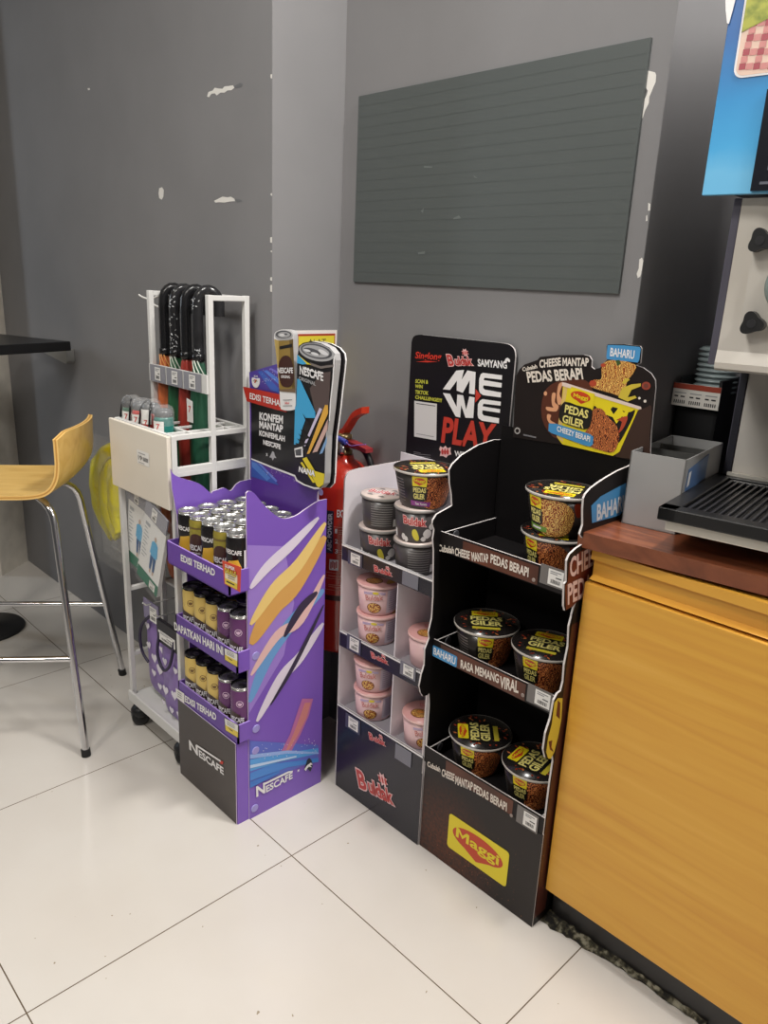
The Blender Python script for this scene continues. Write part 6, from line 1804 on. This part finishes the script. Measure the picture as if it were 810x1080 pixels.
def sky_print():
    m, nt, b = new_mat('sky_print'); L = nt.links; b.inputs['Roughness'].default_value = 0.35
    tc = nt.nodes.new('ShaderNodeTexCoord'); sp = nt.nodes.new('ShaderNodeSeparateXYZ'); L.new(tc.outputs['Object'], sp.inputs[0])
    n = nt.nodes.new('ShaderNodeTexNoise'); n.inputs['Scale'].default_value = 9; n.inputs['Detail'].default_value = 6; L.new(tc.outputs['Object'], n.inputs['Vector'])
    a = nt.nodes.new('ShaderNodeMath'); a.operation = 'MULTIPLY_ADD'; L.new(n.outputs['Fac'], a.inputs[0]); a.inputs[1].default_value = -0.07; L.new(sp.outputs[2], a.inputs[2])
    r = nt.nodes.new('ShaderNodeValToRGB'); e = r.color_ramp.elements
    while len(e) < 5: e.new(0.5)
    for q, (p, c) in zip(e, ((-0.0, (112, 188, 230)), (0.03, (74, 168, 222)), (0.10, (54, 146, 206)), (0.19, (46, 104, 170)), (0.36, (38, 72, 132)))):
        q.position = p; q.color = lin(c)
    L.new(a.outputs[0], r.inputs['Fac']); L.new(r.outputs['Color'], b.inputs['Base Color'])
    return m


bluem = sky_print()
g = G(); g.bbox(0.0, 0.66, 0.0, 0.012, 0.0, 0.62, bluem, 0.001, SA); g.bbox(0.012, 0.66, 0.0125, 0.30, 0.012, 0.60, M('sign_case', (34, 34, 40), rough=0.4), 0.003, SA); pnl = g.build('panel', sg)
fS = Fr(so_, SA.to_3x3() @ Vector((1, 0, 0)), (0, 0, 1))
g = G()
# printed picture: deep sky above, pale below; the picnic cloth picture with a white rim
i0 = fS.px(776.5, 60); i1 = fS.px(785, 82); ix0 = i0[0]; iz0 = i1[1]
g.poly(fS, rrect(ix0, 0.60, iz0, 0.60, 0.014), 0.0014, wtx)
cl_ = ramp_mat('gingham_print', 'noise', [(0.4, (178, 110, 112)), (0.6, (214, 176, 168))], 26, rough=0.4)
ix, iz = ix0 + 0.003, iz0 + 0.003
g.poly(fS, rrect(ix, 0.597, iz, 0.597, 0.012), 0.0017, M('cloth_cream', (226, 196, 178), rough=0.4))
chk = M('cloth_red', (166, 74, 84), rough=0.4); chk2 = M('cloth_rose', (204, 136, 132), rough=0.4)
for r in range(13):
    for c in range(9):
        x = ix + 0.004 + c * 0.0105 + r * 0.0012; z = iz + 0.008 + r * 0.0095 - c * 0.001
        if z > iz + 0.118 - 0.0: continue
        if (r % 2 == 0) and (c % 2 == 0): g.poly(fS, rect(x, x + 0.0098, z, z + 0.0088), 0.0020, chk)
        elif (r % 2 == 0) or (c % 2 == 0): g.poly(fS, rect(x, x + 0.0098, z, z + 0.0088), 0.0020, chk2)
grs = ramp_mat('grass_print', 'noise', [(0.35, (112, 128, 36)), (0.6, (168, 170, 62))], 60, rough=0.4, detail=4)
gz = fS.px(790, 24)[1]
g.poly(fS, [(ix, gz - 0.012), (ix + 0.05, gz + 0.006), (0.597, gz + 0.02), (0.597, 0.597), (ix, 0.597)], 0.0024, grs)
w1 = fS.k((720, 0, 4.91), [(222, -60), (290, -60), (276, 0), (258, 70), (242, 126), (232, 122), (226, 60)])
g.poly(fS, w1, 0.0024, wtx)
g.build('printed_picture', pnl)
q0 = fS.px(791.5, 207); q1 = fS.px(810, 92)
g = G(); g.slab(fS, rect(q0[0], 0.62, 0.003, q1[1] - 0.004), 0.006, M('display_black', (24, 26, 34), rough=0.2, coat=0.3), off=0.007)
g.poly(fS, rect(q0[0] + 0.012, q0[0] + 0.10, 0.012, 0.016), 0.0074, M('display_grey', (96, 100, 110), rough=0.3))
for z in (0.032, 0.044):
    x = q0[0] + 0.020
    for a, b, c, d in ((x, x + 0.03, z, z + 0.001), (x, x + 0.03, z + 0.009, z + 0.010), (x, x + 0.001, z, z + 0.01), (x + 0.029, x + 0.03, z, z + 0.01)):
        g.poly(fS, rect(a, b, c, d), 0.0074, M('display_grey'))
g.build('display', sg)
g = G()
for x in (0.16, 0.46):
    g.bbox(x, x + 0.02, 0.05, 0.09, -0.001 - 0.0, 0.02, bez, 0.002, SA)
g.build('mounting_foot', sg)

# ================================================================== BLACK CUP RACK BEHIND
co = Vector((1.655, 0.655, 0.882)); CA = Matrix.Translation(co) @ Matrix.Rotation(ROT * 0.2, 4, 'Z')
cr_t = thing('cup_rack', 'black cup rack with white price strip behind the steel box', 'rack', tuple(co), ROT * 0.2)
bk_ = M('rack_black', (18, 18, 20), rough=0.5)
g = G(); cw, cd, chh = 0.088, 0.14, 0.252
g.box(0, cw, cd - 0.006, cd, 0, chh, bk_, CA); g.box(0, 0.006, 0, cd, 0, chh, bk_, CA); g.box(cw - 0.006, cw, 0, cd, 0, chh, bk_, CA); g.box(0, cw, 0, 0.006, 0.0, 0.235, bk_, CA); g.box(0, cw, 0, cd, 0.0005, 0.006, bk_, CA); g.box(0.0, cw, 0.0, cd, 0.215, 0.221, bk_, CA)
g.build('housing', cr_t)
fC = Fr(co, CA.to_3x3() @ Vector((1, 0, 0)), (0, 0, 1))
g = G(); sz0, sz1 = 0.194, 0.240
g.slab(fC, rect(-0.006, cw + 0.004, sz0, sz1), 0.003, M('strip_cream', (218, 214, 206), rough=0.5), off=0.012)
g.poly(fC, rect(-0.006, cw + 0.004, sz1 - 0.011, sz1), 0.0124, M('strip_red', (150, 62, 44), rough=0.45))
for k in range(3):
    a = -0.003 + k * 0.032
    for m_ in range(6):
        g.poly(fC, rect(a + 0.002 + m_ * 0.0042, a + 0.0042 + m_ * 0.0042, sz0 + 0.005, sz0 + 0.012), 0.0124, ink)
    g.poly(fC, rect(a + 0.002, a + 0.026, sz0 + 0.026, sz0 + 0.028), 0.0124, M('label_faint')); g.poly(fC, rect(a + 0.002, a + 0.010, sz0 + 0.018, sz0 + 0.021), 0.0124, ink); g.poly(fC, rect(a + 0.015, a + 0.024, sz0 + 0.018, sz0 + 0.021), 0.0124, ink)
g.build('price_strip', cr_t)
lidm_ = M('clear_lid', (170, 184, 186), rough=0.15, alpha=0.75)
g = G()
for k in range(9):
    z = 1.1035 + k * 0.0105
    g.lathe([(0.040, z), (0.043, z + 0.002), (0.043, z + 0.004), (0.036, z + 0.0085), (0.028, z + 0.0095)], lidm_, 26, CA @ Vector((0.048, 0.068, -0.882)), cap0=False)
ob = g.build('lid_stack'); tag(ob, 'stack of clear domed cup lids standing in the black cup rack', 'lids')

# ================================================================== LIGHT, CAMERA
def area_light(name, loc, size, power, color, rot=(0, 0, 0), spread=PI):
    l = bpy.data.lights.new(name, 'AREA'); l.shape = 'RECTANGLE'; l.size = size[0]; l.size_y = size[1]; l.energy = power; l.color = color; l.spread = spread
    o = bpy.data.objects.new(name, l); COL.objects.link(o); o.location = loc; o.rotation_euler = rot
    return o


warm = (1.0, 0.95, 0.87); neutral = (1.0, 0.97, 0.93); cool = (0.80, 0.90, 1.0)
area_light('ceiling_lamp', (3.15, 0.12, 2.76), (0.35, 0.3), 22, neutral)
area_light('ceiling_lamp', (1.42, -0.85, 2.76), (0.4, 0.5), 28, neutral)
area_light('ceiling_lamp', (1.35, -2.20, 2.76), (0.5, 0.5), 26, warm)
area_light('ceiling_lamp', (1.97, 0.42, 2.76), (0.16, 0.4), 46, neutral)
area_light('window_light', (-2.45, -1.45, 1.7), (0.35, 0.9), 12, cool, (math.radians(90), 0, math.radians(-43)))
w = bpy.data.worlds.new('room'); SC.world = w; w.use_nodes = True
bg = w.node_tree.nodes['Background']; bg.inputs['Color'].default_value = (1.0, 0.97, 0.93, 1); bg.inputs['Strength'].default_value = 0.08

cam = bpy.data.cameras.new('camera'); co_ = bpy.data.objects.new('camera', cam); COL.objects.link(co_)
cam.sensor_fit = 'HORIZONTAL'; cam.sensor_width = 36.0; cam.lens = 36.0 * FPX / 810.0; cam.clip_start = 0.02; cam.clip_end = 60
mt = Matrix((CR, CU, -CF)).transposed().to_4x4(); mt.translation = CAM
co_.matrix_world = mt
SC.camera = co_
SC.view_settings.view_transform = 'Standard'; SC.view_settings.look = 'None'; SC.view_settings.gamma = 1.0; SC.view_settings.use_curve_mapping = False
SC.view_settings.exposure = 0.08
